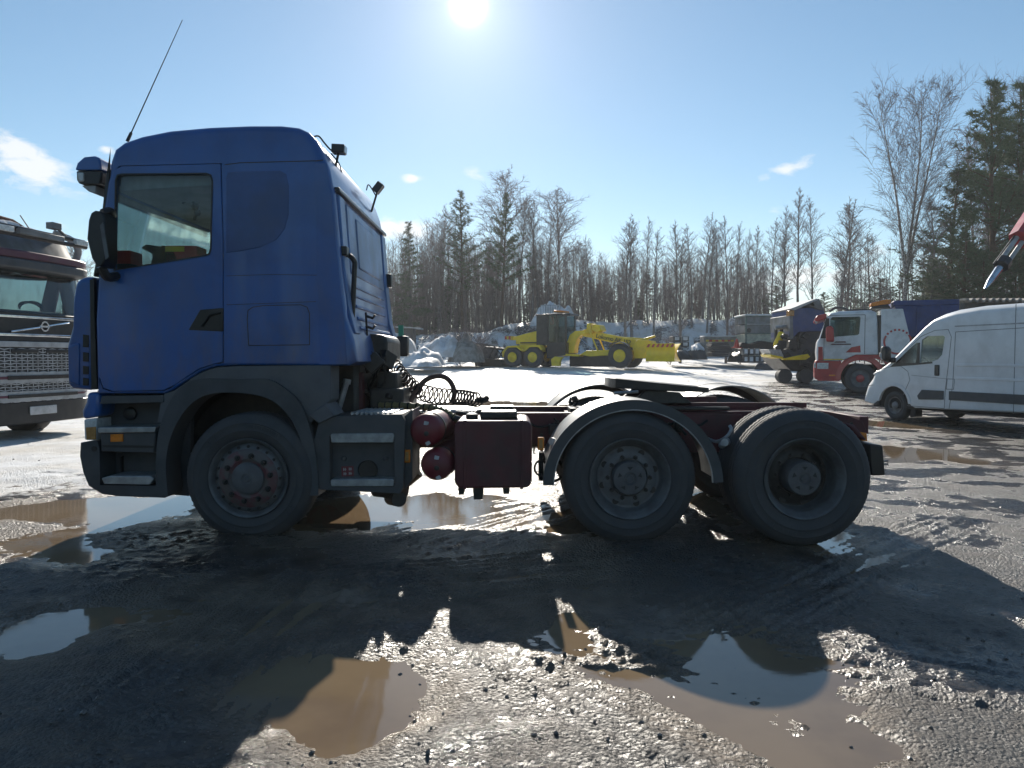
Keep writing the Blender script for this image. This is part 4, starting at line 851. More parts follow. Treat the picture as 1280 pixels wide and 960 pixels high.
# ------------------------------------------------------------------ wheel for the other vehicles (own axes: x forward, y left, z up)
def simple_wheel(parent, x, y, r, w, side, rimr, mrim, mhub, spokes=0, dish=.05):
    """side = +1: outer face looks to +y"""
    wp = empty('wheel', (x, y, r)); wp.parent = parent
    b = MB(); b.lathe([(rimr, -.03), (rimr + .03, .0), (r * .85, .004), (r * .94, -.02), (r, -.06), (r, -w + .06), (r * .94, -w + .02), (rimr, -w + .02)], (0, 0, 0), (0, side, 0), 48, cap=False); b.build('tyre', M['tyre'], wp, smooth=45)
    b = MB(); b.lathe([(rimr + .004, -.03), (rimr, -.005), (rimr - .02, -.012), (rimr - .05, -dish), (rimr * .55, -dish), (rimr * .5, -.03), (0, -.03)], (0, 0, 0), (0, side, 0), 40); b.build('rim', M[mrim], wp, smooth=45)
    b = MB(); b.lathe([(rimr * .45, -.03), (rimr * .42, .0), (rimr * .2, .015), (0, .015)], (0, 0, 0), (0, side, 0), 28); b.build('hub', M[mhub], wp, smooth=40)
    b = MB()
    for k in range(spokes):
        a = 2 * math.pi * k / spokes; b.lathe([(rimr * .10, -dish - .004), (rimr * .10, -dish + .008), (0, -dish + .008)], (rimr * .72 * math.cos(a), 0, rimr * .72 * math.sin(a)), (0, side, 0), 10)
    if spokes: b.build('rim_openings', M['black'], wp, kind='stuff')
    return wp
# ------------------------------------------------------------------ white van (own axes: x forward from the front axle, y left, z up)
vh = math.atan2(.95, -.31); vp = at(1118, 522, 17.35)
def veh(name, px, heading, off, label, cat):
    """place a vehicle so that its local point off stands at ground point px"""
    c, s = math.cos(heading), math.sin(heading); x = px[0] - (off[0] * c - off[1] * s); y = px[1] - (off[0] * s + off[1] * c)
    return empty(name, (x, y, G(px[0], px[1])), heading, label, cat)
van = veh('white_van', vp, vh, (0, .98), 'white high-roof panel van parked at the right edge of the yard', 'van')
HW = 1.02
def vq(*p): return list(p)
vpf = [(.93, .36), (.97, .58), (.93, .80), (.80, .98), (.62, 1.12), (.15, 1.36), (-.80, 2.14), (-1.02, 2.30), (-1.25, 2.41), (-1.6, 2.48), (-2.2, 2.52), (-5.0, 2.52), (-5.06, 2.40), (-5.08, .42), (-.62, .32), (-.50, .36)] + arc(0, .36, .44, 168, 12, 10) + [(.6, .34)]
vrad = {0: .1, 1: .22, 2: .28, 3: .32, 4: .16, 5: .09, 6: .09, 7: .12, 8: .2, 9: .2, 10: .18, 11: .12, 12: .12, 13: .12}
win1 = [(-.02, 1.33), (-.42, 1.65), (-.62, 1.79), (-.66, 1.79), (-.62, 1.34)]; win2 = [(-.72, 1.34), (-.76, 1.85), (-.9, 1.93), (-1.32, 1.93), (-1.36, 1.90), (-1.30, 1.52), (-1.2, 1.42), (-1.05, 1.37)]
vb, vg = loft([(x, z, vrad.get(i, .02)) for i, (x, z) in enumerate(vpf)], HW, -HW, holes=[win1, win2], skip=(5,))
vs_ = vb.build('van_body', M['white'], van, smooth=32); vg.build('windscreen', M['vanglass'], van)
for y in (HW - .02, -HW + .02):
    for w_ in (win1, win2):
        b = MB(); b.prism(w_, y - .003, y + .003); b.build('side_window', M['vanglass'], van, smooth=0)
def vpan(pts, nm, m, par=None, y=HW, d=.008, bev=0): b = MB(); b.prism(pts, y - .01, y + d); return b.build(nm, M[m], par or van, bevel=bev)
def vgr(pts, nm, w=.012, m='grey', y=HW, d=.003, par=None):
    b = MB()
    for a, c in zip(pts, pts[1:]):
        a, c = Vector(a), Vector(c); n = (c - a).normalized(); n = Vector((-n.y, n.x)) * w / 2
        b.prism([tuple(a + n), tuple(c + n), tuple(c - n), tuple(a - n)], y - .004, y + d)
    return b.build(nm, M[m], par or van, smooth=0)
vpan([(.12, 1.24), (-.02, 1.33), (-.62, 1.34), (-.66, 1.79), (-.72, 1.79), (-.72, 1.34), (-1.05, 1.37), (-1.06, 1.33), (-.6, 1.29)], 'window_surround', 'black', d=.004)
vgr([(-.28, .60), (-.46, .95), (-.40, 1.14), (-.2, 1.26)], 'door_seam'); vgr([(-.4, .36), (-1.38, .36), (-1.40, .80), (-1.45, 1.2), (-1.52, 1.9), (-1.44, 2.06), (-1.1, 2.05), (-.75, 1.93), (-.3, 1.6)], 'door_seam')
vgr([(-1.50, .36), (-1.58, .9), (-1.62, 2.0), (-3.1, 2.03), (-5.0, 2.03)], 'panel_seam'); vgr([(-1.6, 2.12), (-5.02, 2.12)], 'roof_seam', .025, 'lightgrey', d=.006); vgr([(-2.95, .36), (-2.95, 2.5)], 'panel_seam', .012)
for z, m_ in ((1.30, 'white'), (1.02, 'white')):
    b = MB(); b.prism([(-1.66, z - .03), (-1.64, z + .03), (-4.95, z + .03), (-4.95, z - .03)], HW - .01, HW + .012); b.build('pressed_crease', M['white'], van, bevel=.012)
vgr([(-.5, 1.06), (-1.42, 1.00)], 'door_crease', .012, 'lightgrey')
vpan([(-.68, .60), (-.80, .74), (-1.36, .74), (-1.36, .55), (-.72, .52)], 'side_rubbing_strip', 'plastic', d=.02, bev=.006); vpan([(-1.5, .55), (-1.5, .74), (-4.9, .74), (-4.9, .55)], 'side_rubbing_strip', 'plastic', d=.02, bev=.006)
vgr([(.94, .74), (.62, .80)], 'bumper_seam', .012)
vgr([(.50, 1.16), (.10, 1.24), (-.2, 1.26)], 'wing_seam', .010)
vpan([(-1.12, 1.06), (-1.12, 1.30), (-1.24, 1.30), (-1.24, 1.06)], 'door_handle', 'black', d=.02, bev=.03)
vgr([(-1.42, .78), (-1.44, 1.0), (-1.62, 1.0), (-1.60, .78), (-1.42, .78)], 'filler_flap', .012)
ar_o, ar_i = arc(0, .36, .50, 175, 8, 12), arc(0, .36, .43, 8, 175, 12)
b = MB(); b.prism(arc(0, .36, .62, 62, -4, 8) + arc(0, .36, .46, -4, 62, 8), HW - .10, HW - .008); b.build('bumper_corner', M['plastic'], van, bevel=.03)
b = MB(); b.prism(ar_o + ar_i, HW - .02, HW + .012); b.build('wheel_arch_edge', M['white'], van, bevel=.006)
b = MB(); b.prism([(.60, 1.02), (.35, .95), (-.05, .95), (-.30, .84), (-.2, 1.0), (.15, 1.14), (.5, 1.16), (.7, 1.06)], HW - .30, HW - .004); b.build('wing', M['white'], van, bevel=.08)
b = MB(); b.prism(arc(0, .36, .47, 190, -10, 14), HW - .5, HW - .06); b.build('wheel_housing', M['blackmatt'], van)
b = MB(); b.box(-4.9, .7, -HW + .1, HW - .1, .28, .45); b.build('underbody', M['blackmatt'], van)
b = MB(); b.prism([(.08, 1.34), (.22, 1.46), (.21, 1.70), (.10, 1.74), (.0, 1.66), (.0, 1.42)], HW + .05, HW + .22); mh = b.build('mirror_housing', M['black'], van, bevel=.06, seg=3)
b = MB(); b.box(-.05, .15, HW - .05, HW + .1, 1.34, 1.46); b.build('mirror_arm', M['black'], mh, bevel=.02)
b = MB(); b.prism([(.14, 1.42), (.23, 1.48), (.22, 1.58), (.14, 1.56)], HW + .10, HW + .225); b.build('mirror_lamp', M['labelwhite'], mh, bevel=.02)
b = MB(); b.box(-.1, .12, -HW + .1, HW - .1, .9, 1.28); b.build('dashboard', M['interior_dark'], van, bevel=.05)
b = MB(); b.tube([(-.28 + .08 * math.sin(t), .45 + .19 * math.cos(t), 1.30 + .17 * math.sin(t)) for t in [2 * math.pi * k / 20 for k in range(21)]], .015, 6); b.build('steering_wheel', M['interior_dark'], van)
for y in (.45, -.45):
    b = MB(); b.box(-1.15, -.62, y - .24, y + .24, .5, 1.0); b.box(-1.3, -1.12, y - .23, y + .23, .9, 1.55); b.build('seat', M['interior_dark'], van, bevel=.05)
for x in (0, -4.03):
    for s in (1, -1): simple_wheel(van, x, s * .98, .345, .24, s, .20, 'rim', 'grey', 8 if s > 0 else 0, .04)
b = MB(); b.prism([(-.46, .10), (-.60, .12), (-.62, .40), (-.48, .40)], HW - .22, HW - .03); b.build('mud_flap', M['blackmatt'], van)

# ------------------------------------------------------------------ red and white lorry with blue body
rh = math.atan2(.36, -.933); rp = at(1075, 493, 25.8)
lor = veh('tipper_lorry', rp, rh, (0, 1.20), 'red and white lorry with dark blue body and orange beacon', 'lorry')
HL = 1.22
lp = [(1.40, 1.12), (1.43, 1.45), (1.40, 1.80), (1.34, 1.92), (1.16, 2.52), (1.12, 2.66), (.98, 2.80), (.70, 2.86), (-.30, 2.88), (-.48, 2.80), (-.52, 2.55), (-.54, 1.36), (-.50, 1.34), (.15, 1.34), (.62, 1.12)]
lwin = [(1.0, 1.96), (.98, 2.60), (.92, 2.66), (.06, 2.66), (.02, 2.62), (.06, 2.06), (.12, 2.02)]
lb, lg = loft([(x, z, .12 if i in range(0, 11) else .03) for i, (x, z) in enumerate(lp)], HL, -HL, holes=[lwin], skip=(3,))
lb.build('cab_shell', M['whiteclean'], lor, smooth=30); lg.build('windscreen', M['flglass'], lor)
for y in (HL - .02, -HL + .02): b = MB(); b.prism(lwin, y - .003, y + .003); b.build('side_window', M['flglass'], lor, smooth=0)
def lpan(pts, nm, m, y0=HL - .02, y1=HL + .008, bev=0, lab=None): b = MB(); b.prism(pts, y0, y1); return b.build(nm, M[m], lor, bevel=bev, label=lab)
lpan([(1.34, .42), (1.48, .52), (1.48, .98), (1.43, 1.14), (1.30, 1.14), (1.28, .42)], 'bumper', 'red', -HL, HL + .004, .05)
lpan([(1.43, .86), (1.50, .88), (1.49, 1.05), (1.43, 1.07)], 'headlamp', 'clear', .6, HL + .006, .02); lpan([(1.40, .84), (1.02, .84), (1.02, 1.06), (1.40, 1.06)], 'headlamp_glass', 'clear', HL - .02, HL + .012, .02)
lpan([(1.30, .42), (.66, .42), (.66, .5), (.60, 1.0), (.70, 1.16), (.62, 1.12), (1.30, 1.12)], 'step_panel', 'red', HL - .3, HL + .002)
oa, ia = arc(0, .55, .78, 160, 10, 14), arc(0, .55, .60, 10, 160, 14)
b = MB(); b.prism([(.78, .45)] + arc(0, .53, .80, 0, 180, 18) + [(-.80, .45), (-.62, .45)] + arc(0, .53, .62, 180, 0, 18) + [(.62, .45)], HL - .35, HL + .012); b.build('mudguard', M['red'], lor, bevel=.02)
lpan([(.62, 1.12), (.15, 1.34), (-.5, 1.34), (-1.6, 1.20), (-1.6, .95), (-.82, .95), (-.7, 1.14), (0, 1.33)], 'lower_skirt', 'red', HL - .2, HL + .004)
lpan([(1.36, 1.14), (1.36, 1.62), (1.22, 1.62), (1.2, 1.14)], 'corner_flash', 'red', HL - .02, HL + .006)
lpan([(.48, 1.42), (.30, 1.60), (.02, 1.66), (.0, 1.42)], 'door_flash', 'red', HL - .02, HL + .006)
lpan([(1.18, 1.16), (1.18, 1.20), (.62, 1.20), (.5, 1.16)], 'gold_stripe', 'labelyellow', HL - .02, HL + .006)
for (a, z, l) in ((.86, 1.76, .40), (.98, 1.68, .68)): lpan([(a, z), (a - l, z), (a - l + .03, z + .05), (a - .06, z + .05)], 'faded_lettering', 'redrim', HL - .02, HL + .005)
for pts in ([(1.16, 2.62), (1.19, 1.14)], [(-.12, 1.36), (-.12, 2.72), (1.1, 2.72)]): vgr(pts, 'door_seam', .016, 'darkgrey', HL, .004, lor)
b = MB(); b.prism([(1.42, 2.50), (1.52, 2.58), (1.40, 2.74), (1.10, 2.80), (1.10, 2.62)], -HL + .02, HL - .02); b.build('sun_visor', M['red'], lor, bevel=.04)
b = MB(); b.prism([(1.44, 2.44), (1.50, 2.56), (1.38, 2.52)], HL - .3, HL - .06); b.build('visor_lamp', M['clear'], lor, bevel=.01)
b = MB(); b.prism([(.86, 1.78), (1.12, 1.80), (1.14, 2.30), (.98, 2.36), (.88, 2.26)], HL + .12, HL + .34); mr_ = b.build('mirror_housing', M['red'], lor, bevel=.05, seg=3)
b = MB(); b.box(1.02, 1.12, HL, HL + .15, 1.98, 2.06); b.box(1.02, 1.12, HL, HL + .15, 2.26, 2.32); b.build('mirror_arm', M['black'], mr_)
b = MB(); b.prism([(1.30, 1.92), (1.0, 1.92), (1.02, 2.62), (1.12, 2.62)], HL - .10, HL + .003); b.build('a_pillar', M['black'], lor)
lpan([(-.62, 2.90), (-1.28, 2.90), (-1.68, 1.16), (-.62, 1.16)], 'side_fairing', 'whiteclean', .2, HL + .01, .02)
b = MB()
lpan([(-.53, 1.3), (-.61, 1.3), (-.61, 2.7), (-.53, 2.7)], 'cab_gap', 'black', -HL + .1, HL - .05)
for k in range(60):
    pass
def ringseg(a0, a1, nm='ring_mark'):
    b = MB(); b.prism(arc(-1.13, 1.78, .44, a0, a1, max(2, int((a1 - a0) / 8)), .44) + arc(-1.13, 1.78, .375, a1, a0, max(2, int((a1 - a0) / 8)), .375), HL, HL + .016); b.build(nm, M['red'], lor, smooth=0)
ringseg(-32, 30); ringseg(150, 232); ringseg(244, 318)
for a in range(38, 150, 18): ringseg(a, a + 9, 'ring_dash')
lpan([(-1.15, 1.95), (-2.95, 1.95), (-2.95, 3.02), (-1.05, 3.02)], 'tipper_body', 'darkblue', -HL, HL - .05, .02)
lpan([(-1.0, 3.0), (-2.95, 3.0), (-2.95, 3.18), (-1.0, 3.18)], 'body_rail', 'darkblue', -HL, HL - .02, .02)
lpan([(-1.5, 1.1), (-2.9, 1.1), (-2.9, 1.96), (-1.3, 1.96)], 'body_base', 'darkgrey', -HL + .1, HL - .1, .02)
for x in (-1.7, -2.4): lpan([(x, 1.96), (x - .08, 1.96), (x - .08, 3.0), (x, 3.0)], 'body_rib', 'darkblue', HL - .06, HL - .01)
b = MB(); b.box(-3.4, 1.2, -.45, .45, .6, 1.0); b.build('chassis', M['oily'], lor)
b = MB(); b.prism([(-.30, 2.95), (-.95, 2.95), (-.85, 3.10), (-.35, 3.02)], .3, .9); b.build('beacon_base', M['black'], lor, bevel=.02)
b = MB(); b.prism([(-.30, 3.02), (-.95, 3.10), (-.95, 3.24), (-.82, 3.26), (-.32, 3.14)], .3, .9); b.build('beacon', M['amber'], lor, bevel=.03)
b = MB(); b.tube(bez([(1.0, .5, 2.9), (.8, .5, 3.02), (.55, .5, 3.0), (.4, .5, 2.93)], 10), .05, 8); b.box(-.3, .5, .2, .9, 2.9, 2.94); b.build('roof_hatch', M['darkgrey'], lor, bevel=.01)
for s in (1, -1):
    simple_wheel(lor, 0, s * 1.2, .515, .32, s, .30, 'rim', 'red', 10 if s > 0 else 0, .04)
    simple_wheel(lor, -2.6, s * 1.2, .515, .5, s, .30, 'rim', 'red', 0, .1)
vgr([(1.0, .62), (.8, .62)], 'side_marker', .05, 'amber', HL, .012, lor)

# ------------------------------------------------------------------ white lorry at the left edge, seen from the front (x forward)
fh_ = R(-11); fl = empty('parked_lorry', (-7.68, 12.2, G(-7.78, 12.2) - .03), fh_, 'dark lorry with honeycomb grille and snow on its roof at the left edge', 'lorry')
def fbox(nm, m, x0, x1, y0, y1, z0, z1, par=None, bev=.01): b = MB(); b.box(x0, x1, y0, y1, z0, z1); return b.build(nm, M[m], par or fl, bevel=bev)
W2 = 1.24
def fplan(nm, m, z0, z1, d, w=W2, rnd_=.35, x0=-2.2, par=None, bev=.01, x1=0.0, bulge=.10, lean=0.0):
    """front piece bowed in plan: x from x0 to x1 + d with rounded corners"""
    pts = [(x0, -w)]
    n_ = 18
    for i in range(n_ + 1):
        y = -w + 2 * w * i / n_; e = max(0, abs(y) - (w - rnd_)) / rnd_
        pts.append((x1 + d - bulge * (y / w) ** 2 - rnd_ * .8 * (1 - math.sqrt(max(0, 1 - e * e))), y))
    pts.append((x0, w)); k = len(pts)
    b = MB(); tr = tessellate_polygon([[Vector((p[0], p[1], 0)) for p in pts]])
    b.add([(p[0], p[1], z0) for p in pts] + [(p[0] - (lean if i not in (0, k - 1) else 0), p[1], z1) for i, p in enumerate(pts)], [tuple(t_)[::-1] for t_ in tr] + [tuple(k + i for i in t_) for t_ in tr] + [(i, (i + 1) % k, k + (i + 1) % k, k + i) for i in range(k)])
    return b.build(nm, M[m], par or fl, bevel=bev, smooth=30)
fplan('bumper', 'black', .30, .66, .02, bev=.02)
fplan('grille_backing', 'black', .60, 1.62, .0, W2 - .02)
fplan('lower_cab', 'black', 1.62, 2.08, .0, bev=.015)
fplan('windscreen', 'flglass', 2.08, 2.78, -.02, W2 - .02, lean=.16, bev=0, x0=-.75)
fplan('dashboard', 'interior_dark', 2.0, 2.12, -.10, W2 - .08, x0=-1.0)
fplan('visor', 'plastic', 2.76, 2.92, .06, W2 - .02, x0=-.5, bev=.03); fplan('visor_top', 'maroon', 2.92, 3.06, .03, W2 - .01, x0=-.5, bev=.03)
fplan('cab_front_top', 'grey', 3.05, 3.40, -.22, W2 - .02, x0=-2.2, lean=.16, bev=.03)
fplan('roof', 'lightgrey', 3.38, 3.46, -.45, W2 - .10, x0=-2.2, bev=.03)
fplan('cab_rear', 'maroon', 1.1, 3.36, -1.75, W2 - .01, x0=-2.2, bev=.03)
for y_ in (-W2 + .02, W2 - .07):
    b = MB(); b.prism([(-.30, .7), (-.30, 2.08), (-.52, 2.80), (-.60, 3.36), (-2.1, 3.36), (-2.1, .7)], y_, y_ + .05, holes=[[(-.62, 2.12), (-.78, 2.72), (-1.45, 2.72), (-1.45, 2.12)]], ax='y'); b.build('side_wall', M['maroon'], fl, bevel=.01)
fplan('chrome_strip', 'chrome', 1.99, 2.03, .022, W2 - .01, x0=-.2, bev=.008); fplan('chrome_strip', 'chrome', 1.70, 1.745, .03, W2 - .01, x0=-.2, bev=.01)
fplan('grille_top_bar', 'lightgrey', 1.53, 1.62, .03, W2 - .04, x0=-.2, bev=.012)
def fx(y): 
    e = max(0, abs(y) - (W2 - .37)) / .35; return -.10 * (y / W2) ** 2 - .28 * (1 - math.sqrt(max(0, 1 - e * e)))
# honeycomb grille: staggered cells
b = MB()
def comb(z0, z1, y0, y1, st=.10):
    nr = int((z1 - z0) / .045); 
    for r in range(nr + 1):
        z = z0 + (z1 - z0) * r / nr
        for i in range(int((y1 - y0) / st)):
            ya, yb = y0 + i * st, y0 + (i + 1) * st
            zz = .010 * (1 if (i + r) % 2 else -1)
            b.add([(fx(ya) + .012, ya, z - zz - .008), (fx(yb) + .012, yb, z + zz - .008), (fx(yb) + .012, yb, z + zz + .008), (fx(ya) + .012, ya, z - zz + .008)], [(0, 1, 2, 3)])
            if (i + r) % 2 and r < nr: b.add([(fx(ya) + .013, ya - .009, z), (fx(ya) + .013, ya + .009, z), (fx(ya) + .013, ya + .009, z + (z1 - z0) / nr), (fx(ya) + .013, ya - .009, z + (z1 - z0) / nr)], [(0, 1, 2, 3)])
comb(.62, 1.50, -1.12, 1.12); b.build('honeycomb_grille', M['lightgrey'], fl, smooth=0, kind='stuff', recalc=False)
def trim(z0, z1, cut, nm):
    t_ = empty(nm, (0, 0, 0)); t_.parent = fl
    b = MB(); N_ = 14; hw = 1.05
    def pt(y, z, d): return (fx(y) + d, y, z)
    for d0, zz0, zz1, m_, n2, inn in ((.034, z0 - .02, z1 + .02, 'lightgrey', 'trim_frame', 0), (.042, z0 + .045, z1 - .04, 'maroon', 'trim_insert', .06)):
        b = MB(); up = [pt(-hw + inn + (2 * hw - 2 * inn) * i / N_, zz1, d0) for i in range(N_ + 1)]
        lo = [pt((-hw + inn + cut + (2 * hw - 2 * inn - 2 * cut) * i / N_), zz0, d0) for i in range(N_ + 1)]
        vs = up + lo + [(p[0] - .05, p[1], p[2]) for p in up + lo]; k = N_ + 1
        fs = [(i, i + 1, k + i + 1, k + i) for i in range(N_)] + [(i, i + 1, 2 * k + i + 1, 2 * k + i) for i in range(N_)] + [(k + i, k + i + 1, 3 * k + i + 1, 3 * k + i) for i in range(N_)] + [(0, k, 3 * k, 2 * k), (N_, k + N_, 3 * k + N_, 2 * k + N_)]
        b.add(vs, fs); b.build(n2, M[m_], t_, smooth=0)
    b = MB()
    for i in range(3):
        z = z0 + .045 + (z1 - z0 - .085) * i / 2; b.tube([pt(-.7 + 1.4 * j / 10, z, .046) for j in range(11)], .012, 4)
    b.build('trim_slats', M['black'], t_, smooth=0)
trim(.98, 1.11, .06, 'grille_trim'); trim(.69, .81, .12, 'grille_trim')
b = MB()
for y0, y1 in ((-.62, -.10), (.04, .56)): b.box(fx((y0 + y1) / 2) + .0, fx((y0 + y1) / 2) + .024, y0, y1, 1.44, 1.50)
b.build('grille_slot', M['black'], fl, bevel=.01)
b = MB(); b.lathe([(.085, 0), (.085, .02), (.06, .02), (.06, 0)], (.03, 0, 1.87), (1, 0, 0), 28, closed=True); em = b.build('emblem_ring', M['chrome'], fl)
b = MB(); b.tube([(fx(-.62) + .03, -.62, 1.77), (fx(-.09) + .035, -.085, 1.855)], .016, 6); b.build('emblem_bar', M['chrome'], fl); b = MB(); b.tube([(fx(.09) + .035, .085, 1.885), (fx(.62) + .03, .55, 1.96)], .016, 6); b.build('emblem_bar', M['chrome'], fl)
b = MB(); b.box(.03, .045, -.10, .10, 1.855, 1.885); b.build('emblem_band', M['chrome'], em)
fbox('licence_plate', 'labelwhite', .02, .04, -.32, .22, .44, .58); 
b = MB(); b.tube([(-.75 + .05 * math.sin(t), .55 + .23 * math.cos(t), 2.22 + .10 * math.sin(t)) for t in [2 * math.pi * k / 24 for k in range(25)]], .02, 6); b.build('steering_wheel', M['interior_dark'], fl)
fbox('seat', 'interior_dark', -1.6, -1.3, .2, .8, 1.6, 2.5, bev=.06); fbox('seat', 'interior_dark', -1.6, -1.3, -.8, -.2, 1.6, 2.5, bev=.06)
lb_ = empty('light_bar', (0, 0, 0)); lb_.parent = fl
b = MB(); b.tube([(-.05, -1.15, 3.30), (-.02, 1.0, 3.30)], .035, 8); b.tube([(-.05, -1.15, 3.42), (-.05, 1.0, 3.40)], .03, 8); b.build('bar_tube', M['black'], lb_)
for y0, y1 in ((-.95, -.55), (-.45, .45), (.72, .98)): b = MB(); b.box(-.03, .05, y0, y1, 3.31, 3.40); b.build('lamp', M['grey' if y1 < .7 and y0 > -.5 else 'clear'], lb_, bevel=.01)
b = MB(); b.tube(bez([(-.30, 1.06, 3.06), (-.22, 1.05, 3.25), (-.25, .95, 3.42), (-.4, .7, 3.52)], 12), .06, 10); b.build('bar_bracket', M['lightgrey'], lb_)
b = MB(); b.box(-.32, -.18, .45, .65, 3.55, 3.66); b.tube([(-.25, .62, 3.58), (-.28, .95, 3.42)], .025, 6); b.ball((-.28, 1.0, 3.40), .07, 8); b.build('horn', M['grey'], lb_, bevel=.01)
b = MB(); b.tube([(-.4, .2, 3.5), (-.5, .12, 3.72)], .01, 5); b.build('aerial', M['black'], fl)
fplan('roof_boards', 'brush', 3.44, 3.52, -.35, W2 - .12, x0=-1.9, lean=.3)
b = MB()
for i in range(14):
    y = -1.25 + i * .13; b.ball((-.85, y, 3.55 - .008 * (y + 1.2) ** 2 * 5), (.45, .14, .13 + .03 * math.sin(i * 2.1)), 12)
sv_ = OFF.copy(); sn_ = b.build('roof_snow', M['snow'], fl, smooth=60)
b = MB(); b.prism([(-1.3, 3.62), (-.4, 3.74), (.3, 3.70), (.62, 3.58), (.3, 3.64), (-.4, 3.66), (-1.3, 3.52)], -1.6, -.8, ax='x'); b.build('roof_rim', M['brush'], fl, bevel=.02)
fbox('trailer_box', 'grey', -9.0, -2.6, -1.22, 1.22, 1.1, 2.9, bev=.03)
for s in (1, -1): simple_wheel(fl, -1.35, s * 1.2, .52, .32, s, .3, 'rim', 'rim'); simple_wheel(fl, -5.2, s * 1.2, .52, .5, s, .3, 'rim', 'rim')
p = at(-30, 0, 11)

# ------------------------------------------------------------------ yellow grader (x forward, from the middle of the tandem)
gd0 = at(652, 458, 45.0); gh_ = math.atan2(-.497, .868)
gr = empty('motor_grader', (gd0.x + .55, gd0.y + 1.0, G(gd0.x, gd0.y) + .02), gh_, 'yellow road grader with red and white striped front plough on snow', 'grader')
def gp(nm, m, pts, y0, y1, bev=.02, par=None, lab=None): b = MB(); b.prism(pts, y0, y1); return b.build(nm, M[m], par or gr, bevel=bev, label=lab)
for x in (-.70, .70):
    for s in (1, -1): simple_wheel(gr, x, s * 1.05, .62, .36, s, .31, 'yellow', 'yellow', 8 if s < 0 else 0, .05)
for s in (1, -1): simple_wheel(gr, 6.25, s * 1.02, .70, .36, s, .36, 'yellow', 'yellow', 8 if s < 0 else 0, .05)
gp('engine_hood', 'yellow', [(-.72, 1.42), (-.72, 1.90), (-.1, 2.05), (.78, 2.22), (.78, 1.42)], -.55, .55)
gp('hood_lower', 'yellow', [(-.45, .95), (-.45, 1.40), (.78, 1.40), (.78, .95)], -.58, .58)
gp('hood_stripe', 'black', [(-.40, 1.46), (.76, 1.46), (.76, 1.54), (-.40, 1.54)], -.565, .565, 0)
gp('tail_hood', 'yellow', [(-1.25, 1.70), (-1.25, 1.88), (-.7, 1.90), (-.7, 1.66)], -.5, .5)
for k, x in enumerate((-1.5, -1.36, -1.22, -1.08)): gp('warning_stripe', 'red' if k % 2 == 0 else 'labelyellow', [(x, 1.72), (x + .14, 1.72), (x + .14, 1.93), (x, 1.93)], -.56, .56, 0)
for s in (1, -1):
    gp('tandem_guard', 'yellow', [(-1.36, .62), (-1.38, .95), (-1.05, 1.30), (-.35, 1.34), (-.05, 1.10), (.25, 1.10), (.45, 1.34), (1.2, 1.36), (1.42, 1.05), (1.28, 1.05), (1.12, 1.24), (.5, 1.22), (.3, 1.02), (-.1, 1.02), (-.38, 1.22), (-1.0, 1.20), (-1.26, .92), (-1.28, .62)], s * .66 if s > 0 else -1.10, 1.10 if s > 0 else -.66)
b = MB(); b.ball((.62, 0, 2.28), (.16, .14, .12), 10); b.build('air_filter', M['lightgrey'], gr); b = MB(); b.tube([(-.15, .2, 2.0), (-.25, .2, 2.25)], .05, 8); b.build('exhaust', M['darkgrey'], gr)
gc_ = empty('cab', (0, 0, 0)); gc_.parent = gr
gp('rear_wall', 'black', [(.80, 1.35), (.80, 3.12), (1.55, 3.16), (1.55, 1.35)], -.72, .72, .02, gc_)
gp('cab_base', 'black', [(1.5, .55), (1.5, 1.5), (2.75, 1.5), (2.75, .75)], -.72, .72, .02, gc_)
gp('cab_roof', 'black', [(.76, 3.12), (.8, 3.2), (2.9, 3.22), (2.95, 3.12)], -.78, .78, .02, gc_)
for x in (1.56, 2.1, 2.68):
    for y in (-.70, .62): gp('cab_post', 'black', [(x, 1.5), (x + .07, 1.5), (x + .07, 3.13), (x, 3.13)], y, y + .08, 0, gc_)
for y in (-.68, .68): gp('cab_glass', 'flglass', [(1.62, 1.52), (2.68, 1.52), (2.68, 3.1), (1.62, 3.1)], y, y + .01, 0, gc_)
gp('seat', 'interior_dark', [(1.7, 1.4), (2.1, 1.4), (2.1, 1.9), (1.9, 1.9), (1.85, 2.5), (1.7, 2.5)], -.25, .25, .03, gc_)
gp('orange_jacket', 'toolred', [(1.64, 2.55), (1.84, 2.55), (1.86, 3.05), (1.64, 3.05)], -.60, -.40, .05, gc_); gp('side_mirror', 'black', [(2.5, 3.0), (3.1, 3.06), (3.1, 3.2), (2.6, 3.2)], -.85, -.75, .02, gc_)
gp('light_bar', 'amber', [(1.75, 3.33), (2.5, 3.27), (2.5, 3.40), (1.78, 3.46)], -.35, .35, .03); gp('bar_foot', 'lightgrey', [(1.9, 3.2), (2.4, 3.2), (2.4, 3.28), (1.9, 3.34)], -.2, .2, 0)
gp('gooseneck', 'yellow', [(2.62, .85), (2.62, 1.5), (2.80, 1.95), (3.15, 2.18), (3.75, 2.20), (3.9, 2.0), (3.5, 1.90), (3.3, 1.70), (3.15, 1.25), (3.12, .85)], -.28, .28, .04)
bm_ = gp('main_beam', 'yellow', [(3.6, 2.22), (4.1, 2.36), (4.4, 2.12), (6.9, 1.62), (7.35, 1.40), (7.3, 1.08), (6.7, 1.18), (4.3, 1.72), (3.6, 1.86)], -.20, .20, .03)
gp('saddle_motor', 'yellow', [(4.25, 2.20), (4.35, 2.55), (4.75, 2.50), (4.9, 2.15), (4.6, 2.05)], -.42, .42, .05); gp('saddle_bracket', 'yellow', [(3.95, 2.0), (4.0, 2.6), (4.2, 2.62), (4.35, 2.0)], -.45, .45, .03)
for y in (-.5, .5):
    b = MB(); b.tube([(4.1, y, 2.35), (4.75, y, .95)], .05, 8); b.build('lift_cylinder', M['yellow'], gr)
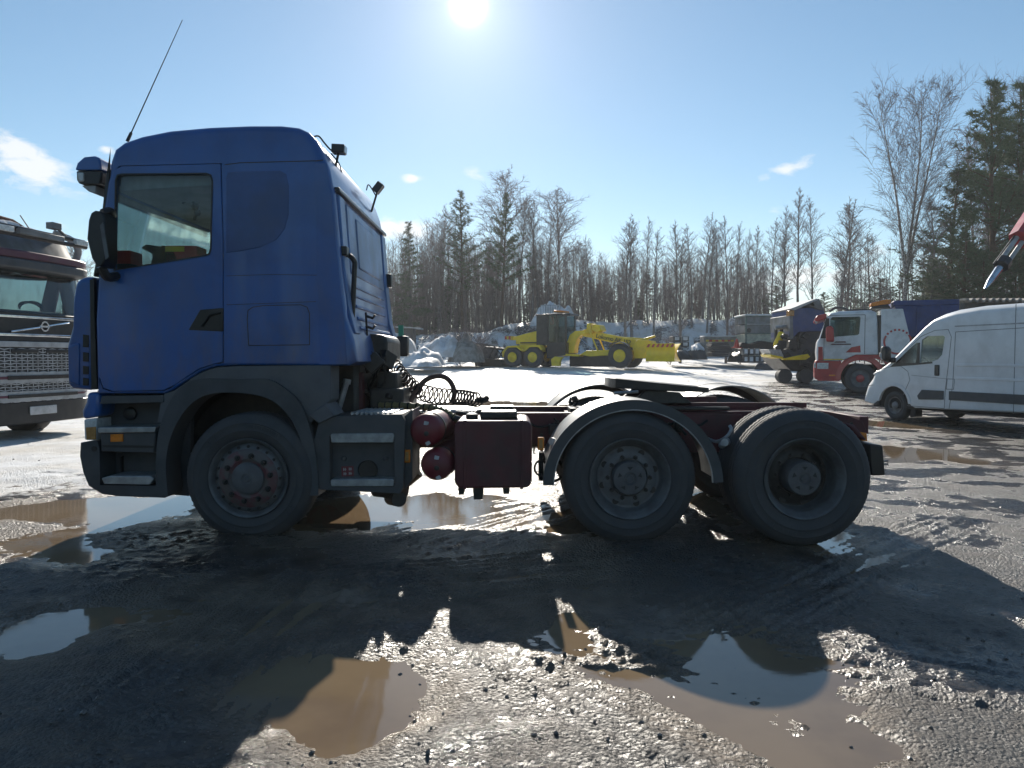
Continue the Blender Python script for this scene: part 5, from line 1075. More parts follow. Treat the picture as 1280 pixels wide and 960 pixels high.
b = MB(); b.tube([(3.5, -.32, 1.75), (4.5, -.45, .95)], .035, 6); b.build('slew_cylinder', M['chrome'], gr)
gp('circle_drawbar', 'yellow', [(3.6, .78), (4.0, 1.0), (5.6, 1.05), (6.6, .95), (6.6, .80), (5.4, .72), (4.2, .66)], -.55, .55, .04); gp('bracket', 'yellow', [(2.4, .72), (3.6, .66), (3.6, .78), (2.4, .85)], -.7, .7, .02)
b = MB(); b.box(2.6, 5.9, -.12, .05, .06, .72, rz=R(-9)); b.build('moldboard', M['black'], gr, bevel=.02)
b = MB(); b.prism([(2.05, .10), (2.0, .5), (2.25, .66), (2.75, .62), (2.6, .45), (2.55, .10)], -1.15, -.9); b.build('blade_end', M['yellow'], gr, bevel=.02)
for s in (1, -1):
    b = MB(); P_ = arc(6.25, .70, .80, 40, 140, 10); b.prism(P_ + arc(6.25, .70, .77, 140, 40, 10), s * 1.04 - .2, s * 1.04 + .2); b.build('front_mudguard', M['black'], gr)
gp('front_axle', 'yellow', [(6.05, .55), (6.05, .95), (6.5, .95), (6.5, .55)], -.9, .9, .03)
gp('plough_lift', 'yellow', [(6.9, .55), (6.8, 1.3), (7.1, 1.62), (7.9, 1.55), (8.0, 1.2), (7.6, .9), (7.6, .55)], -.45, .45, .05)
for a, c in (((5.9, 1.75), (7.5, 1.62)), ((6.9, 1.55), (7.9, 1.82))):
    b = MB(); b.tube([(a[0], .3, a[1]), (c[0], .3, c[1])], .07, 8); b.build('lift_arm', M['yellow'], gr)
b = MB(); n_ = 8
for i in range(n_): pass
pl_o = [(.30 - .22 * math.sin(math.pi * i / n_), .38 + .98 * i / n_) for i in range(n_ + 1)]
def blade_pts(x0, y0, x1, y1, th=.03):
    b = MB(); d = Vector((x1 - x0, y1 - y0)); nrm_ = Vector((-d.y, d.x)).normalized(); vs = []
    for (px0, py0) in ((x0, y0), (x1, y1)):
        for t_ in (0, th):
            for o_2, z in pl_o: vs.append((px0 + nrm_.x * (o_2 + t_), py0 + nrm_.y * (o_2 + t_), z))
    k = n_ + 1; fs = []
    for i in range(n_): fs += [(i, i + 1, 2 * k + i + 1, 2 * k + i), (k + i, k + i + 1, 3 * k + i + 1, 3 * k + i), (i, i + 1, k + i + 1, k + i), (2 * k + i, 2 * k + i + 1, 3 * k + i + 1, 3 * k + i)]
    fs += [(0, 2 * k, 3 * k, k), (n_, 2 * k + n_, 3 * k + n_, k + n_)]
    b.add(vs, fs); return b
pb_ = blade_pts(9.5, -1.1, 8.0, -1.45).build('front_plough', M['yellow'], gr, smooth=40)
pb2 = blade_pts(8.1, 1.3, 9.5, -1.1).build('front_plough', M['yellow'], gr, smooth=40)
for k in range(6):
    f0, f1 = (k + .15) / 6, (k + .6) / 6
    b = MB(); A_, B_ = Vector((8.07, -1.73)), Vector((9.55, -1.39)); p0, p1 = A_.lerp(B_, f0), A_.lerp(B_, f1); sl_ = .10
    b.add([(p0.x, p0.y, 1.16), (p1.x, p1.y, 1.16), (p1.x + sl_, p1.y - .0, 1.34), (p0.x + sl_, p0.y, 1.34), (p0.x, p0.y + .06, 1.16), (p1.x, p1.y + .06, 1.16), (p1.x + sl_, p1.y + .06, 1.34), (p0.x + sl_, p0.y + .06, 1.34)], [(0, 1, 2, 3), (4, 5, 6, 7), (0, 1, 5, 4), (2, 3, 7, 6), (0, 3, 7, 4), (1, 2, 6, 5)]); b.build('warning_stripe', M['red'], pb_, smooth=0)
gp('rear_plough', 'darkgrey', [(-3.2, .05), (-3.35, .6), (-3.3, 1.5), (-3.1, 1.5), (-3.05, .6), (-2.9, .1)], -1.3, 1.3, .02); gp('rear_blade', 'oily', [(-3.0, .05), (-3.0, .55), (-1.4, .50), (-1.4, .05)], -1.0, 1.0, .03)
for y in (-.6, 0, .6):
    b = MB(); b.tube([(-2.9, y, 1.25), (-1.5, y, 1.1)], .07, 8); b.tube([(-2.7, y, .4), (-2.2, y, 1.3), (-1.6, y, .6)], .05, 6); b.build('plough_linkage', M['oily'], gr)
b = MB(); b.tube([(-2.6, -.7, 1.42), (-1.9, -.7, 1.35)], .06, 6); b.build('ram', M['lightgrey'], gr)
cu = bpy.data.curves.new('lettering', 'FONT'); cu.body = 'Lokomo AK 152'; cu.size = .35; cu.extrude = .012; cu.align_x = 'LEFT'
to = bpy.data.objects.new('lettering', cu); COL.objects.link(to); to.parent = gr; cu.materials.append(M['black'])
to.location = (4.46, -.215, 1.765); to.rotation_euler = (math.pi / 2, R(11.3), 0); cu.space_character = .92
bpy.context.view_layer.update(); tm = bpy.data.meshes.new_from_object(to.evaluated_get(bpy.context.evaluated_depsgraph_get()))
tx_ = bpy.data.objects.new('beam_lettering', tm); COL.objects.link(tx_); tx_.parent = gr; tx_.location = to.location; tx_.rotation_euler = to.rotation_euler; bpy.data.objects.remove(to)
# ------------------------------------------------------------------ yard stores along the foot of the bank
def slab_thing(name, u0, u1, v0, v1, Y, depth, label, cat, rz=0):
    a, c = at(u0, v1, Y), at(u1, v0, Y); r = empty(name, ((a.x + c.x) / 2, Y + depth / 2, a.z), rz, label, cat); return r, c.x - a.x, c.z - a.z, depth
# green framed shed wall / container
r, w, h, d = slab_thing('storage_container', 931, 1004, 395, 446, 46.5, 2.4, 'green framed container with grey and cream panels below the snowy bank', 'container')
for k, (z0, z1, m) in enumerate(((.02, .30, 'cream'), (.32, .56, 'cream'), (.585, .79, 'grey'), (.815, .985, 'grey'))):
    for j, (x0, x1) in enumerate(((-.48, -.02), (.02, .48))):
        b = MB(); b.box(x0 * w, x1 * w, -d / 2 + .05, d / 2, z0 * h, z1 * h); b.build('side_panel', M[m if j == 0 or k > 1 else 'grey'], r, bevel=.01)
b = MB(); b.box(-.5 * w, .5 * w, -d / 2 - .02, d / 2, .985 * h, 1.0 * h); b.build('roof_edge', M['greenframe'], r)
for z in (.31, .57, .80, .012): b = MB(); b.box(-.5 * w, .5 * w, -d / 2 - .03, -d / 2 + .08, (z - .012) * h, (z + .012) * h); b.build('frame_bar', M['lightgrey' if z == .80 else 'greenframe'], r)
for x in (-.5, -.015, .47): b = MB(); b.box(x * w, x * w + .1, -d / 2 - .035, -d / 2 + .07, 0, h); b.build('frame_post', M['greenframe'], r)
b = MB(); b.lathe([(.14, 0), (.14, -.03), (0, -.03)], (-.43 * w, -d / 2 + .05, .65 * h), (0, 1, 0), 14); b.build('vent', M['black'], r)
b = MB(); b.box(-.5 * w, .5 * w, -d / 2, d / 2, h * 1.001, h * 1.001 + .12); b.build('roof_snow', M['snow'], r, bevel=.05)
# grey crates with white squares (stacked pallets of wrapped goods)
def checked(u0, u1, v0, v1, Y, nx_, nz_, label, spots):
    r, w, h, d = slab_thing('stacked_crate', u0, u1, v0, v1, Y, 1.2, label, 'crates'); cw, ch = w / nx_, h / nz_
    for i in range(nx_):
        for j in range(nz_):
            b = MB(); b.box(-w / 2 + i * cw + .02, -w / 2 + (i + 1) * cw - .02, -d / 2 + .03 * ((i + j) % 2), d / 2, j * ch + .02, (j + 1) * ch - .02); cr = b.build('crate', M['grey' if (i + j) % 2 else 'darkgrey'], r, bevel=.02)
            if spots is True or (i, j) in spots:
                b = MB(); x = -w / 2 + (i + .5) * cw; z = (j + .55) * ch; b.box(x - cw * .26, x + cw * .26, -d / 2 - .02, -d / 2 + .04, z - ch * .28, z + ch * .28); b.build('white_patch', M['whiteclean'], cr)
    return r, w, h, d
checked(841, 862, 420, 441, 47, 2, 3, 'grey crate stack with white squares next to the plough blade', ((0, 1), (0, 2), (1, 0), (1, 1), (1, 2)))
r, w, h, d = checked(929, 957, 435, 454, 44, 4, 2, 'low grey crate stack with white squares in front of the container', True)
rc = empty('road_cone', (r.location.x - .9, r.location.y - .1, r.location.z + h), 0, 'red traffic cone on top of the low crate stack', 'cone'); b = MB(); b.lathe([(.3, 0), (.3, .05), (.18, .06), (.05, .55), (0, .56)], (0, 0, 0), (0, 0, 1), 16); b.build('cone_body', M['toolred'], rc)
rp_ = empty('black_sheet', (r.location.x + .6, r.location.y + .9, r.location.z + h * .9), 0, 'black tarpaulin draped behind the road cone on the crates', 'tarpaulin'); b = MB()
b.prism([(-1.2, 0), (-1.0, .45), (-.4, .35), (.2, .55), (1.2, .38), (1.5, 0)], -.4, .5); b.build('sheet', M['blackmatt'], rp_, bevel=.08)
# concrete kerb block with warning strip, slab pile, snowy heap
r, w, h, d = slab_thing('concrete_block', 874, 926, 421, 446, 48.5, 1.2, 'pale concrete block with orange and yellow strip by the tree trunks', 'block')
b = MB(); b.box(-w * .38, w * .5, -d / 2, d / 2, 0, h); b.build('block_body', M['concrete'], r, bevel=.06)
b = MB(); b.box(-w * .5, -w * .36, -d / 2 - .1, d / 2, 0, h * .72); b.build('block_end', M['concrete'], r, bevel=.06)
for k in range(9): b = MB(); x = -w * .34 + k * w * .075; b.box(x, x + w * .07, -d / 2 - .02, -d / 2 + .02, h * .76, h * .85); b.build('strip_segment', M['toolred' if k % 2 else 'labelyellow'], r)
b = MB(); b.box(-w * .38, w * .5, -d / 2, d / 2, h + .002, h + .08); b.build('snow_cap', M['snow'], r, bevel=.04)
r, w, h, d = slab_thing('slab_pile', 890, 915, 428, 446, 45.5, 1.2, 'pile of dark slabs in front of the concrete block', 'slabs'); r4 = random.Random(8)
for k in range(9):
    b = MB(); z = h * k / 9; o_ = r4.uniform(-.12, .12); b.box(-w / 2 + o_ + .03 * abs(k - 5), w / 2 + o_ - .03 * abs(k - 5), -d / 2, d / 2, z + .01, z + h / 9 - .01, ry=r4.uniform(-.05, .05)); b.build('slab', M['darkgrey'], r, bevel=.015)
def heap(name, u0, u1, v0, v1, Y, m, label, cat, seed=1, kind=None, nn=9, snow=False, depth=1.4):
    a, c = at(u0, v1, Y), at(u1, v0, Y); w, h = c.x - a.x, c.z - a.z; rr = random.Random(seed)
    r = empty(name, ((a.x + c.x) / 2, Y, a.z - .05), 0, label, cat); b = MB(); n_ = 40; m2 = 20; vs = []
    for j in range(m2 + 1):
        for i in range(n_ + 1):
            x = -1 + 2 * i / n_; y = -1 + 2 * j / m2; e = max(0, 1 - (x * x + y * y)) ** .6
            vs.append((x * w / 2, y * depth, h * e * (.62 + .55 * float(vn(np.array([x * w * 1.1 + seed * 7.3]), np.array([y * depth * 1.1 + seed]))[0]) + .22 * float(vn(np.array([x * w * 3.7 + seed]), np.array([y * depth * 3.7]))[0]) + .06 * rr.random()) + .02))
    b.add(vs, [(j * (n_ + 1) + i, j * (n_ + 1) + i + 1, (j + 1) * (n_ + 1) + i + 1, (j + 1) * (n_ + 1) + i) for j in range(m2) for i in range(n_)])
    b.build('heap_body', M[m], r, smooth=60, recalc=False)
    if snow:
        b = MB(); k = n_ + 1; sel = [i for i, p in enumerate(vs) if p[2] > h * .55]; ss = set(sel)
        fs = [(j * k + i, j * k + i + 1, (j + 1) * k + i + 1, (j + 1) * k + i) for j in range(m2) for i in range(n_)]
        b.add([(p[0], p[1], p[2] + .05) for p in vs], [f for f in fs if all(q_ in ss for q_ in f)]); b.build('snow_cover', M['snow'], r, smooth=40)
    return r
heap('tarpaulin_heap', 858, 882, 431, 449, 45.6, 'darkgrey', 'low dark heap with a little snow on top beside the slab pile', 'heap', 2, snow=True)
heap('scrap_heap', 912, 932, 440, 452, 45.5, 'oily', 'small heap of black scrap between slab pile and low crates', 'heap', 3)
heap('scrap_heap', 833, 866, 438, 449, 45.8, 'oily', 'low black scrap strewn below the crate stack by the plough', 'heap', 4)
heap('scrap_heap', 946, 972, 451, 462, 43, 'darkgrey', 'flat dark scrap beside the yellow edged machine', 'heap', 5)
heap('snow_heap', 662, 722, 380, 408, 68, 'snow', 'snowy heap rising behind the grader cab', 'heap', 6)
r, w, h, d = slab_thing('mesh_gate', 676, 700, 381, 398, 66.5, .1, 'grey barred gate leaning on the snow heap behind the grader cab', 'gate')
for k in range(9): b = MB(); x = -w / 2 + w * k / 8; b.box(x - .03, x + .03, -.03, .03, 0, h); b.build('bar', M['lightgrey'], r)
for z in (.02, .97): b = MB(); b.box(-w / 2, w / 2, -.04, .04, h * z - .04, h * z + .04); b.build('rail', M['lightgrey'], r)
# snow lumps and boulders left of the grader
for k, (u0, u1, v0, v1, Y, m, lb_) in enumerate(((502, 556, 438, 456, 41, 'snow', 'big ploughed snow lump at the bank foot nearest the blue cab'), (520, 600, 424, 446, 46, 'snow', 'grey snow mound above the ploughed lump'), (515, 552, 446, 457, 39, 'snow', 'dirty low snow ridge in front of the ploughed lump'),
                                                      (560, 606, 424, 452, 45.5, 'concrete', 'bare stony mound among bushes left of the grader'), (498, 520, 420, 440, 44, 'snow', 'snow mound directly beside the cab corner'))):
    heap('snow_mound', u0, u1, v0, v1, Y, m, lb_, 'mound', 20 + k, depth=1.8)
r, w, h, d = slab_thing('timber_shelter', 494, 525, 408, 418, 50, 2.0, 'small shelter roof edge just right of the cab corner', 'shelter')
b = MB(); b.box(-w / 2, w / 2, -1, 1, h * .80, h * .95, ry=.06); b.build('roof', M['lightgrey'], r); b = MB(); b.box(-w / 2 + .2, w / 2 - .5, -.8, .8, -.6, h * .78); b.build('wall', M['darkgrey'], r)
# shed with corrugated roof behind the van
r, w, h, d = slab_thing('corrugated_shed', 1205, 1330, 374, 440, 34, 3, 'low shed with corrugated roof edge behind the van', 'shed')
b = MB(); n_ = 60; pts = []
for i in range(n_ + 1): pts.append((-w / 2 + w * i / n_, h + (.05 if i % 4 < 2 else -.05)))
b.prism(pts + [(p[0], p[1] - .10) for p in pts[::-1]], -1.6, 1.6); b.build('corrugated_roof', M['concrete'], r, smooth=0)
b = MB(); b.box(-w / 2 + .1, w / 2, -1.3, 1.4, 0, h - .16); b.build('wall', M['darkgrey'], r)
# crane arm at the right edge
a, c = at(1231, 361, 24), at(1292, 275, 25.5)
cr = empty('loader_crane', (at(1330, 0, 25.5).x, 25.5, G(at(1330, 0, 25.5).x, 25.5)), 0, 'red loader crane arm with silver tip above the van', 'crane'); OFF = cr.location.copy()
dirv = (c - a)
b = MB(); b.tube([a, a + dirv * .10, a + dirv * .34], [.03, .10, .13], 8); b.build('silver_tip', M['chrome'], cr)
b = MB(); b.tube([a + dirv * .31, a + dirv * .40], [.24, .24], 8); b.build('collar', M['black'], cr, bevel=.02)
for o_ in (Vector((-.10, 0, .06)), Vector((.10, 0, -.06))): b = MB(); b.tube([a + dirv * .38 + o_, a + dirv * .74 + o_], .075, 8); b.build('ram', M['lightgrey'], cr)
b = MB(); b.tube([a + dirv * .30 + Vector((-.22, 0, .1)), a + dirv * .72 + Vector((-.2, 0, .1))], .03, 6); b.build('hose', M['black'], cr)
b = MB(); b.tube([a + dirv * .70, a + dirv * 1.25], [.36, .42], 6); b.tube([a + dirv * 1.2, at(1345, 330, 25.5), cr.location], [.3, .35, .4], 6); b.build('boom', M['red'], cr, smooth=20)
OFF = Vector((0, 0, 0))
# dark paving machine with raised blue hopper
pm_o = at(1000, 466, 31); pv = empty('paving_machine', (pm_o.x, 32.2, G(pm_o.x, 31)), 0, 'dark paving machine with raised blue hopper and yellow side plate', 'machine'); OFF = pv.location.copy()
def pq(nm, m, pts, Y, dep, bev=.02): b = MB(); b.prism([xz(u, v, Y) for u, v in pts], Y, Y + dep); return b.build(nm, M[m], pv, bevel=bev)
pq('body', 'oily', [(972, 440), (985, 436), (1040, 436), (1044, 466), (990, 464), (975, 450)], 31.4, 2.2, .06)
pq('rear_bin', 'darkgrey', [(999, 414), (1026, 414), (1026, 442), (1000, 441)], 31.3, 2.2, .03)
hb = pq('hopper', 'bluebin', [(988, 388), (994, 385), (1030, 384), (1034, 414), (999, 415), (990, 424), (987, 421)], 31.2, 2.3, .04)
pq('hopper_edge', 'grey', [(987, 394), (991, 393), (992, 423), (988, 424)], 31.16, 2.34, .02); pq('hopper_lamp', 'lamp_amber', [(987, 388), (993, 388), (993, 395), (987, 395)], 31.12, .4, .02)
pq('lid', 'grey', [(990, 385), (1024, 373), (1031, 388), (1020, 386), (1008, 380), (997, 386)], 31.1, 2.4, .03)
pq('lid_face', 'lightgrey', [(988, 386), (1021, 373), (1022, 375), (993, 388)], 31.05, 2.5, .01)
pq('side_plate', 'yellow', [(976, 446), (979, 448), (1010, 442), (1013, 446), (1007, 450), (980, 450)], 31.15, .5, .02)
pq('deck', 'darkgrey', [(977, 437), (1003, 437), (1006, 444), (980, 447)], 31.2, 1.6, .02)
pq('ramp_plate', 'steel', [(961, 436.5), (976, 437), (980, 446), (965, 444)], 31.1, 1.2, .01); pq('ramp_edge', 'yellow', [(963, 443), (979, 446), (979, 448.5), (964, 446)], 31.05, 1.25, .01)
b = MB(); b.tube(bez([at(977, 417, 31.6), at(974, 424, 31.5), at(971, 431, 31.5), at(976, 434, 31.5)], 14), [.14] * 12 + [.1], 10) if False else b.tube(bez([at(977, 417, 31.6), at(974, 424, 31.5), at(971, 431, 31.5), at(976, 434, 31.5)], 12), .15, 10); b.build('yellow_duct', M['yellow'], pv)
b = MB(); b.tube([at(969, 410, 31.6), at(990, 407, 31.6)], .09, 8); b.build('crossbar', M['steel'], pv)
for u in (970, 977, 986): b = MB(); b.tube([at(u, 410, 31.7), at(u, 440, 31.7)], .07, 8); b.build('post', M['oily'], pv)
r5 = random.Random(4)
for k in range(14):
    p = at(r5.uniform(972, 1012), r5.uniform(416, 462), 31.2); s = r5.uniform(.06, .17); b = MB(); b.box(p.x - s, p.x + s, p.y - s * .3, p.y + s, p.z - s, p.z + s, ry=r5.random()); b.build('engine_block', M['oily'], pv, bevel=.02)
for u in (985, 1012): p = at(u, 460, 31.0); b = MB(); b.lathe([(.3, 0), (.3, .4), (.2, .42), (0, .42)], (p.x, 31.3, G(p.x, 31) + .3), (0, 1, 0), 24); b.build('wheel', M['tyre'], pv)
OFF = Vector((0, 0, 0))
# ------------------------------------------------------------------ trees
def branch(b, p, d, ln, r0, seg, rr, droop=0., wob=.12, n=3):
    pts = [p.copy()]; d = d.normalized()
    for i in range(seg):
        d = (d + Vector((rr.uniform(-wob, wob), rr.uniform(-wob, wob), rr.uniform(-wob, wob) - droop))).normalized(); p = p + d * ln / seg; pts.append(p.copy())
    b.tube(pts, [r0 * (1 - .8 * i / seg) for i in range(seg + 1)], n, cap=False); return pts
def bare_tree(seed, H=10., spread=.16, first=.25, nb=34, up=.9, fork=1, droop=.0, sub=6, tw=4, twr=.011):
    rr = random.Random(seed); t, c = MB(), MB(); stems = []
    if fork == 1:
        pts = [Vector((0, 0, 0))]; d = Vector((0, 0, 1))
        for i in range(9): d = (d + Vector((rr.uniform(-.05, .05), rr.uniform(-.05, .05), 0))).normalized(); pts.append(pts[-1] + d * H / 9 * .97)
        rs = [H * .0105 * (1 - i / 9.6) + .004 for i in range(10)]; t.tube(pts, rs, 7); stems.append(pts)
    else:
        k = rr.uniform(.22, .30); pts = [Vector((0, 0, 0)), Vector((.03, 0, H * k * .5)), Vector((.02, .04, H * k))]; t.tube(pts, [H * .014, H * .012, H * .0105], 8)
        for f in range(fork):
            a = 6.28 * f / fork + rr.uniform(-.4, .4); d = Vector((math.cos(a) * .20, math.sin(a) * .18, 1)) if f else Vector((.02, 0, 1)); L_ = H * (1 - k) * rr.uniform(.86, 1.0)
            p2 = [pts[-1].copy()]
            for i in range(8): d = (d + Vector((rr.uniform(-.07, .07), rr.uniform(-.07, .07), .05))).normalized(); p2.append(p2[-1] + d * L_ / 8)
            t.tube(p2, [H * .0085 * (1 - i / 8.5) + .004 for i in range(9)], 6); stems.append(p2)
    for pts in stems:
        nb_ = nb if len(stems) == 1 else int(nb / len(stems) * 1.3)
        for k in range(nb_):
            f = (first if len(stems) == 1 else .02) + (.97 - (first if len(stems) == 1 else .02)) * (k + rr.random()) / nb_; q_ = f * (len(pts) - 1); i = min(int(q_), len(pts) - 2); p = pts[i].lerp(pts[i + 1], q_ - i)
            a = rr.uniform(0, 6.28); rel = (f - first) / (1 - first) if len(stems) == 1 else f
            ln = H * spread * (.35 + 1.1 * math.sin(min(1, max(.05, rel * .9 + .18)) * math.pi) ** .8) * rr.uniform(.7, 1.2) * (1 if len(stems) == 1 else .8)
            bp = branch(c, p, Vector((math.cos(a), math.sin(a), up * rr.uniform(.6, 1.4))), ln, .010 + .020 * ln / (H * spread) * .6, 4, rr, droop * .5)
            for s in range(sub):
                g = rr.uniform(.15, 1.0) * 3.99; j = int(g); p1 = bp[j].lerp(bp[j + 1], g - j); a2 = rr.uniform(0, 6.28)
                dd = (bp[j + 1] - bp[j]).normalized() * .8 + Vector((math.cos(a2), math.sin(a2), rr.uniform(-.3, .6))) * .7
                sp = branch(c, p1, dd, ln * rr.uniform(.25, .5), twr, 3, rr, droop)
                for w_ in range(tw):
                    g2 = rr.uniform(.2, 1.0) * 2.99; j2 = int(g2); p3 = sp[j2].lerp(sp[j2 + 1], g2 - j2); a3 = rr.uniform(0, 6.28)
                    branch(c, p3, (sp[j2 + 1] - sp[j2]).normalized() + Vector((math.cos(a3), math.sin(a3), rr.uniform(-.5, .4))) * .8, ln * rr.uniform(.12, .28), twr * .62, 2, rr, droop * 1.6)
    return t, c
def conifer(seed, H=10., rad=.22, first=.15, n=70, pine=True):
    rr = random.Random(seed); t, c = MB(), MB()
    pts = [Vector((0, 0, 0))]
    for i in range(8): pts.append(pts[-1] + Vector((rr.uniform(-.04, .04), rr.uniform(-.04, .04), H / 8)))
    t.tube(pts, [H * .014 * (1 - i / 8.4) + .006 for i in range(9)], 8)
    for k in range(n):
        f = first + (1 - first) * (k + rr.random()) / n; p = Vector((pts[int(f * 7.99)].x, pts[int(f * 7.99)].y, f * H)); a = rr.uniform(0, 6.28)
        rel = (f - first) / (1 - first); ln = H * rad * ((1 - rel) ** .8 * (.5 if rel < .06 else 1) + .06) * rr.uniform(.55, 1.2)
        bp = branch(t, p, Vector((math.cos(a), math.sin(a), (.25 if pine else -.05) + rel * .55)), ln, .03 * (1 - rel) + .012, 4, rr, -.06 if pine else .03, .10, 3)
        nt_ = max(4, int(ln * (9 if pine else 12)))
        for q_ in range(nt_):
            g = (.18 + .82 * (q_ + rr.random()) / nt_) * 3.99; j = min(int(g), 3); p1 = bp[j].lerp(bp[j + 1], g - j) + Vector((rr.uniform(-.16, .16), rr.uniform(-.16, .16), rr.uniform(-.08, .10))) * min(1, ln)
            ax = (bp[j + 1] - bp[j]).normalized()
            for m_ in range(15):
                v_ = (ax * .6 + Vector((rr.gauss(0, 1), rr.gauss(0, 1), rr.gauss(0, .8) + (.35 if pine else -.1)))).normalized() * rr.uniform(.14, .30); sd = v_.cross(Vector((rr.random(), rr.random(), rr.random()))).normalized() * .018
                c.add([p1 - sd, p1 + sd, p1 + v_], [(0, 1, 2)])
    return t, c
PROTO = {}
def proto(key, tc_, nm, mt, mc_):
    t_, c_ = tc_; me1 = t_.build('trunk', M[mt], None, smooth=60, recalc=False).data; me2 = c_.build('crown', M[mc_], None, smooth=0, recalc=False).data
    for o in [o for o in COL.objects if o.data in (me1, me2)]: bpy.data.objects.remove(o)
    PROTO[key] = (nm, me1, me2)
for k in range(4): proto('alder%d' % k, bare_tree(11 + k, spread=.11, first=.22, nb=46, up=1.6, sub=8, tw=5, twr=.011), 'bare_alder', 'bark', 'twig')
for k in range(3): proto('birch%d' % k, bare_tree(31 + k, spread=.16, first=.28, nb=50, up=1.5, droop=.08, sub=9, tw=6, twr=.012), 'bare_birch', 'birchbark', 'twigred')
proto('bigbirch', bare_tree(52, H=20, spread=.24, first=.2, nb=80, up=1.3, fork=3, droop=.05, sub=9, tw=7, twr=.016), 'forked_birch', 'birchbark', 'twig')
for k in range(2): proto('pine%d' % k, conifer(61 + k, 10, .23, .30, 74), 'pine_tree', 'pinebark', 'needle')
for k in range(2): proto('spruce%d' % k, conifer(71 + k, 10, .19, .10, 100, False), 'spruce_tree', 'bark', 'needle2')
proto('bush', bare_tree(81, H=4, spread=.55, first=.02, nb=46, up=1.3, sub=8, tw=4, twr=.012), 'bare_bush', 'bark', 'twigred')
PH = {'bigbirch': 20., 'bush': 4.}
def plant(key, u, vt, Y, label, cat='tree', group=None, wide=1.0):
    if Y >= 52 and u < 1100: Y += 18
    nm, m1, m2 = PROTO[key]; x = (u - 640) / F * Y; z = G(x, Y) - .15; top = CH + (HZ - vt) / F * Y; s = max(.5, (top - z)) / PH.get(key, 10.)
    r = empty(nm, (x, Y, z), rnd.uniform(0, 6.28), label, cat, group); r.rotation_euler.x = R(rnd.gauss(0, 1.6)); r.rotation_euler.y = R(rnd.gauss(0, 1.6)); r.scale = (s * wide, s * wide, s)
    for nm2, me_ in (('trunk', m1), ('crown', m2)):
        o = bpy.data.objects.new(nm2, me_); COL.objects.link(o); o.parent = r
    return r
NUM = 'first second third fourth fifth sixth seventh eighth ninth tenth eleventh twelfth thirteenth fourteenth fifteenth sixteenth seventeenth eighteenth nineteenth twentieth'.split()
# stand behind the grader, left to right
for key, u, vt, Y, lb_, wd in (('spruce0', 514, 279, 60, 'small dark spruce next to the cab rear corner', 1), ('birch0', 547, 259, 62, 'thin pale birch between the small spruce and the pointed pine', .8), ('pine0', 579, 241, 60, 'pointed green pine above the forest left of the tall birch', 1.1),
                               ('birch1', 616, 207, 63, 'tallest bare birch rising behind the darker pine', 1), ('pine1', 626, 246, 58, 'darker upright pine in front of the tallest bare birch', .95), ('birch2', 648, 243, 62, 'bare birch just right of the darker pine', .7),
                               ('alder0', 665, 246, 60, 'slim bare tree above the grader cab, left one of a close pair', 1), ('alder1', 673, 251, 61, 'slim bare tree above the grader cab, right one of a close pair', 1), ('alder2', 687, 262, 60, 'slim bare tree touching the broad birch on its left side', 1),
                               ('birch0', 699, 229, 59, 'broad round-topped birch standing alone above the grader beam', 1.05), ('birch1', 727, 300, 60, 'short pale birch right of the round-topped birch', 1), ('alder3', 739, 293, 61, 'short thin tree at the dip of the forest line', 1)):
    plant(key, u, vt, Y, lb_, wide=wd)
for i, (u, vt) in enumerate(((781, 268), (789, 268), (809, 269), (816, 285), (844, 274), (850, 290), (864, 277), (877, 265), (883, 274), (892, 286), (907, 264), (919, 277), (932, 286), (945, 279), (964, 270), (973, 286), (981, 257), (997, 230), (1014, 244))):
    plant('alder%d' % (i % 4), u, vt, 51.2 + 2.3 * (i * 7 % 5) * .5, '%s slender bare tree counted from the left in the open row right of the grader' % NUM[i], wide=rnd.uniform(.75, 1.15), group='slender bare trees along the snowy bank')
for u, vt, lb_ in ((1047, 250, 'slim bare tree over the lorry cab, left one of two'), (1056, 244, 'slim bare tree over the lorry cab, right one of two'), (1087, 286, 'small bare tree under the forked birch on its left side')): plant('alder%d' % (u % 4), u, vt, 53, lb_, wide=1.2)
plant('bigbirch', 1127, 97, 50, 'large forked birch with bare spreading crown behind the lorry', wide=.62)
plant('pine0', 1178, 215, 49, 'short bushy pine right under the forked birch', wide=1.5)
plant('pine1', 1241, 103, 47, 'tallest pine at the right with bare trunk low down', wide=1.05)
plant('pine1', 1200, 262, 44, 'low dark pine just above the van roof', wide=1.3); plant('pine1', 1276, 112, 50, 'pine cut by the right edge of the photo', wide=1.4)
plant('bigbirch', 1262, 88, 56, 'tall fine-twigged birch behind the tallest pine', wide=.45); plant('birch2', 1215, 150, 58, 'thin birch between the forked birch and the tallest pine', wide=.8)
plant('alder1', 1168, 235, 46, 'slender tree in front of the short bushy pine', wide=1.0); plant('alder2', 1232, 235, 48, 'slender grey tree beside the trunk of the tallest pine', wide=1.0)
plant('spruce0', 1160, 325, 45, 'small dark spruce over the blue lorry body', wide=1.5); plant('pine0', 1225, 318, 43, 'small dark pine over the van roof', wide=1.5); plant('pine1', 1270, 315, 43, 'small dark pine by the crane arm', wide=1.5)
for u, vt, lb_ in ((1065, 362, 'low green pine on the snowy ridge above the lorry cab'), (1030, 366, 'low green pine left of the lorry cab on the ridge'), (970, 358, 'rounded low pine behind the brushwood pile'), (1100, 350, 'low green pine below the forked birch')): plant('pine%d' % (u % 2), u, vt, 60, lb_, wide=2.6)
for u, vt, lb_ in ((108, 298, 'bare birch glimpsed between the two lorries at the left'),): plant('birch1' if u < 500 else 'pine0', u, vt, 55, lb_)
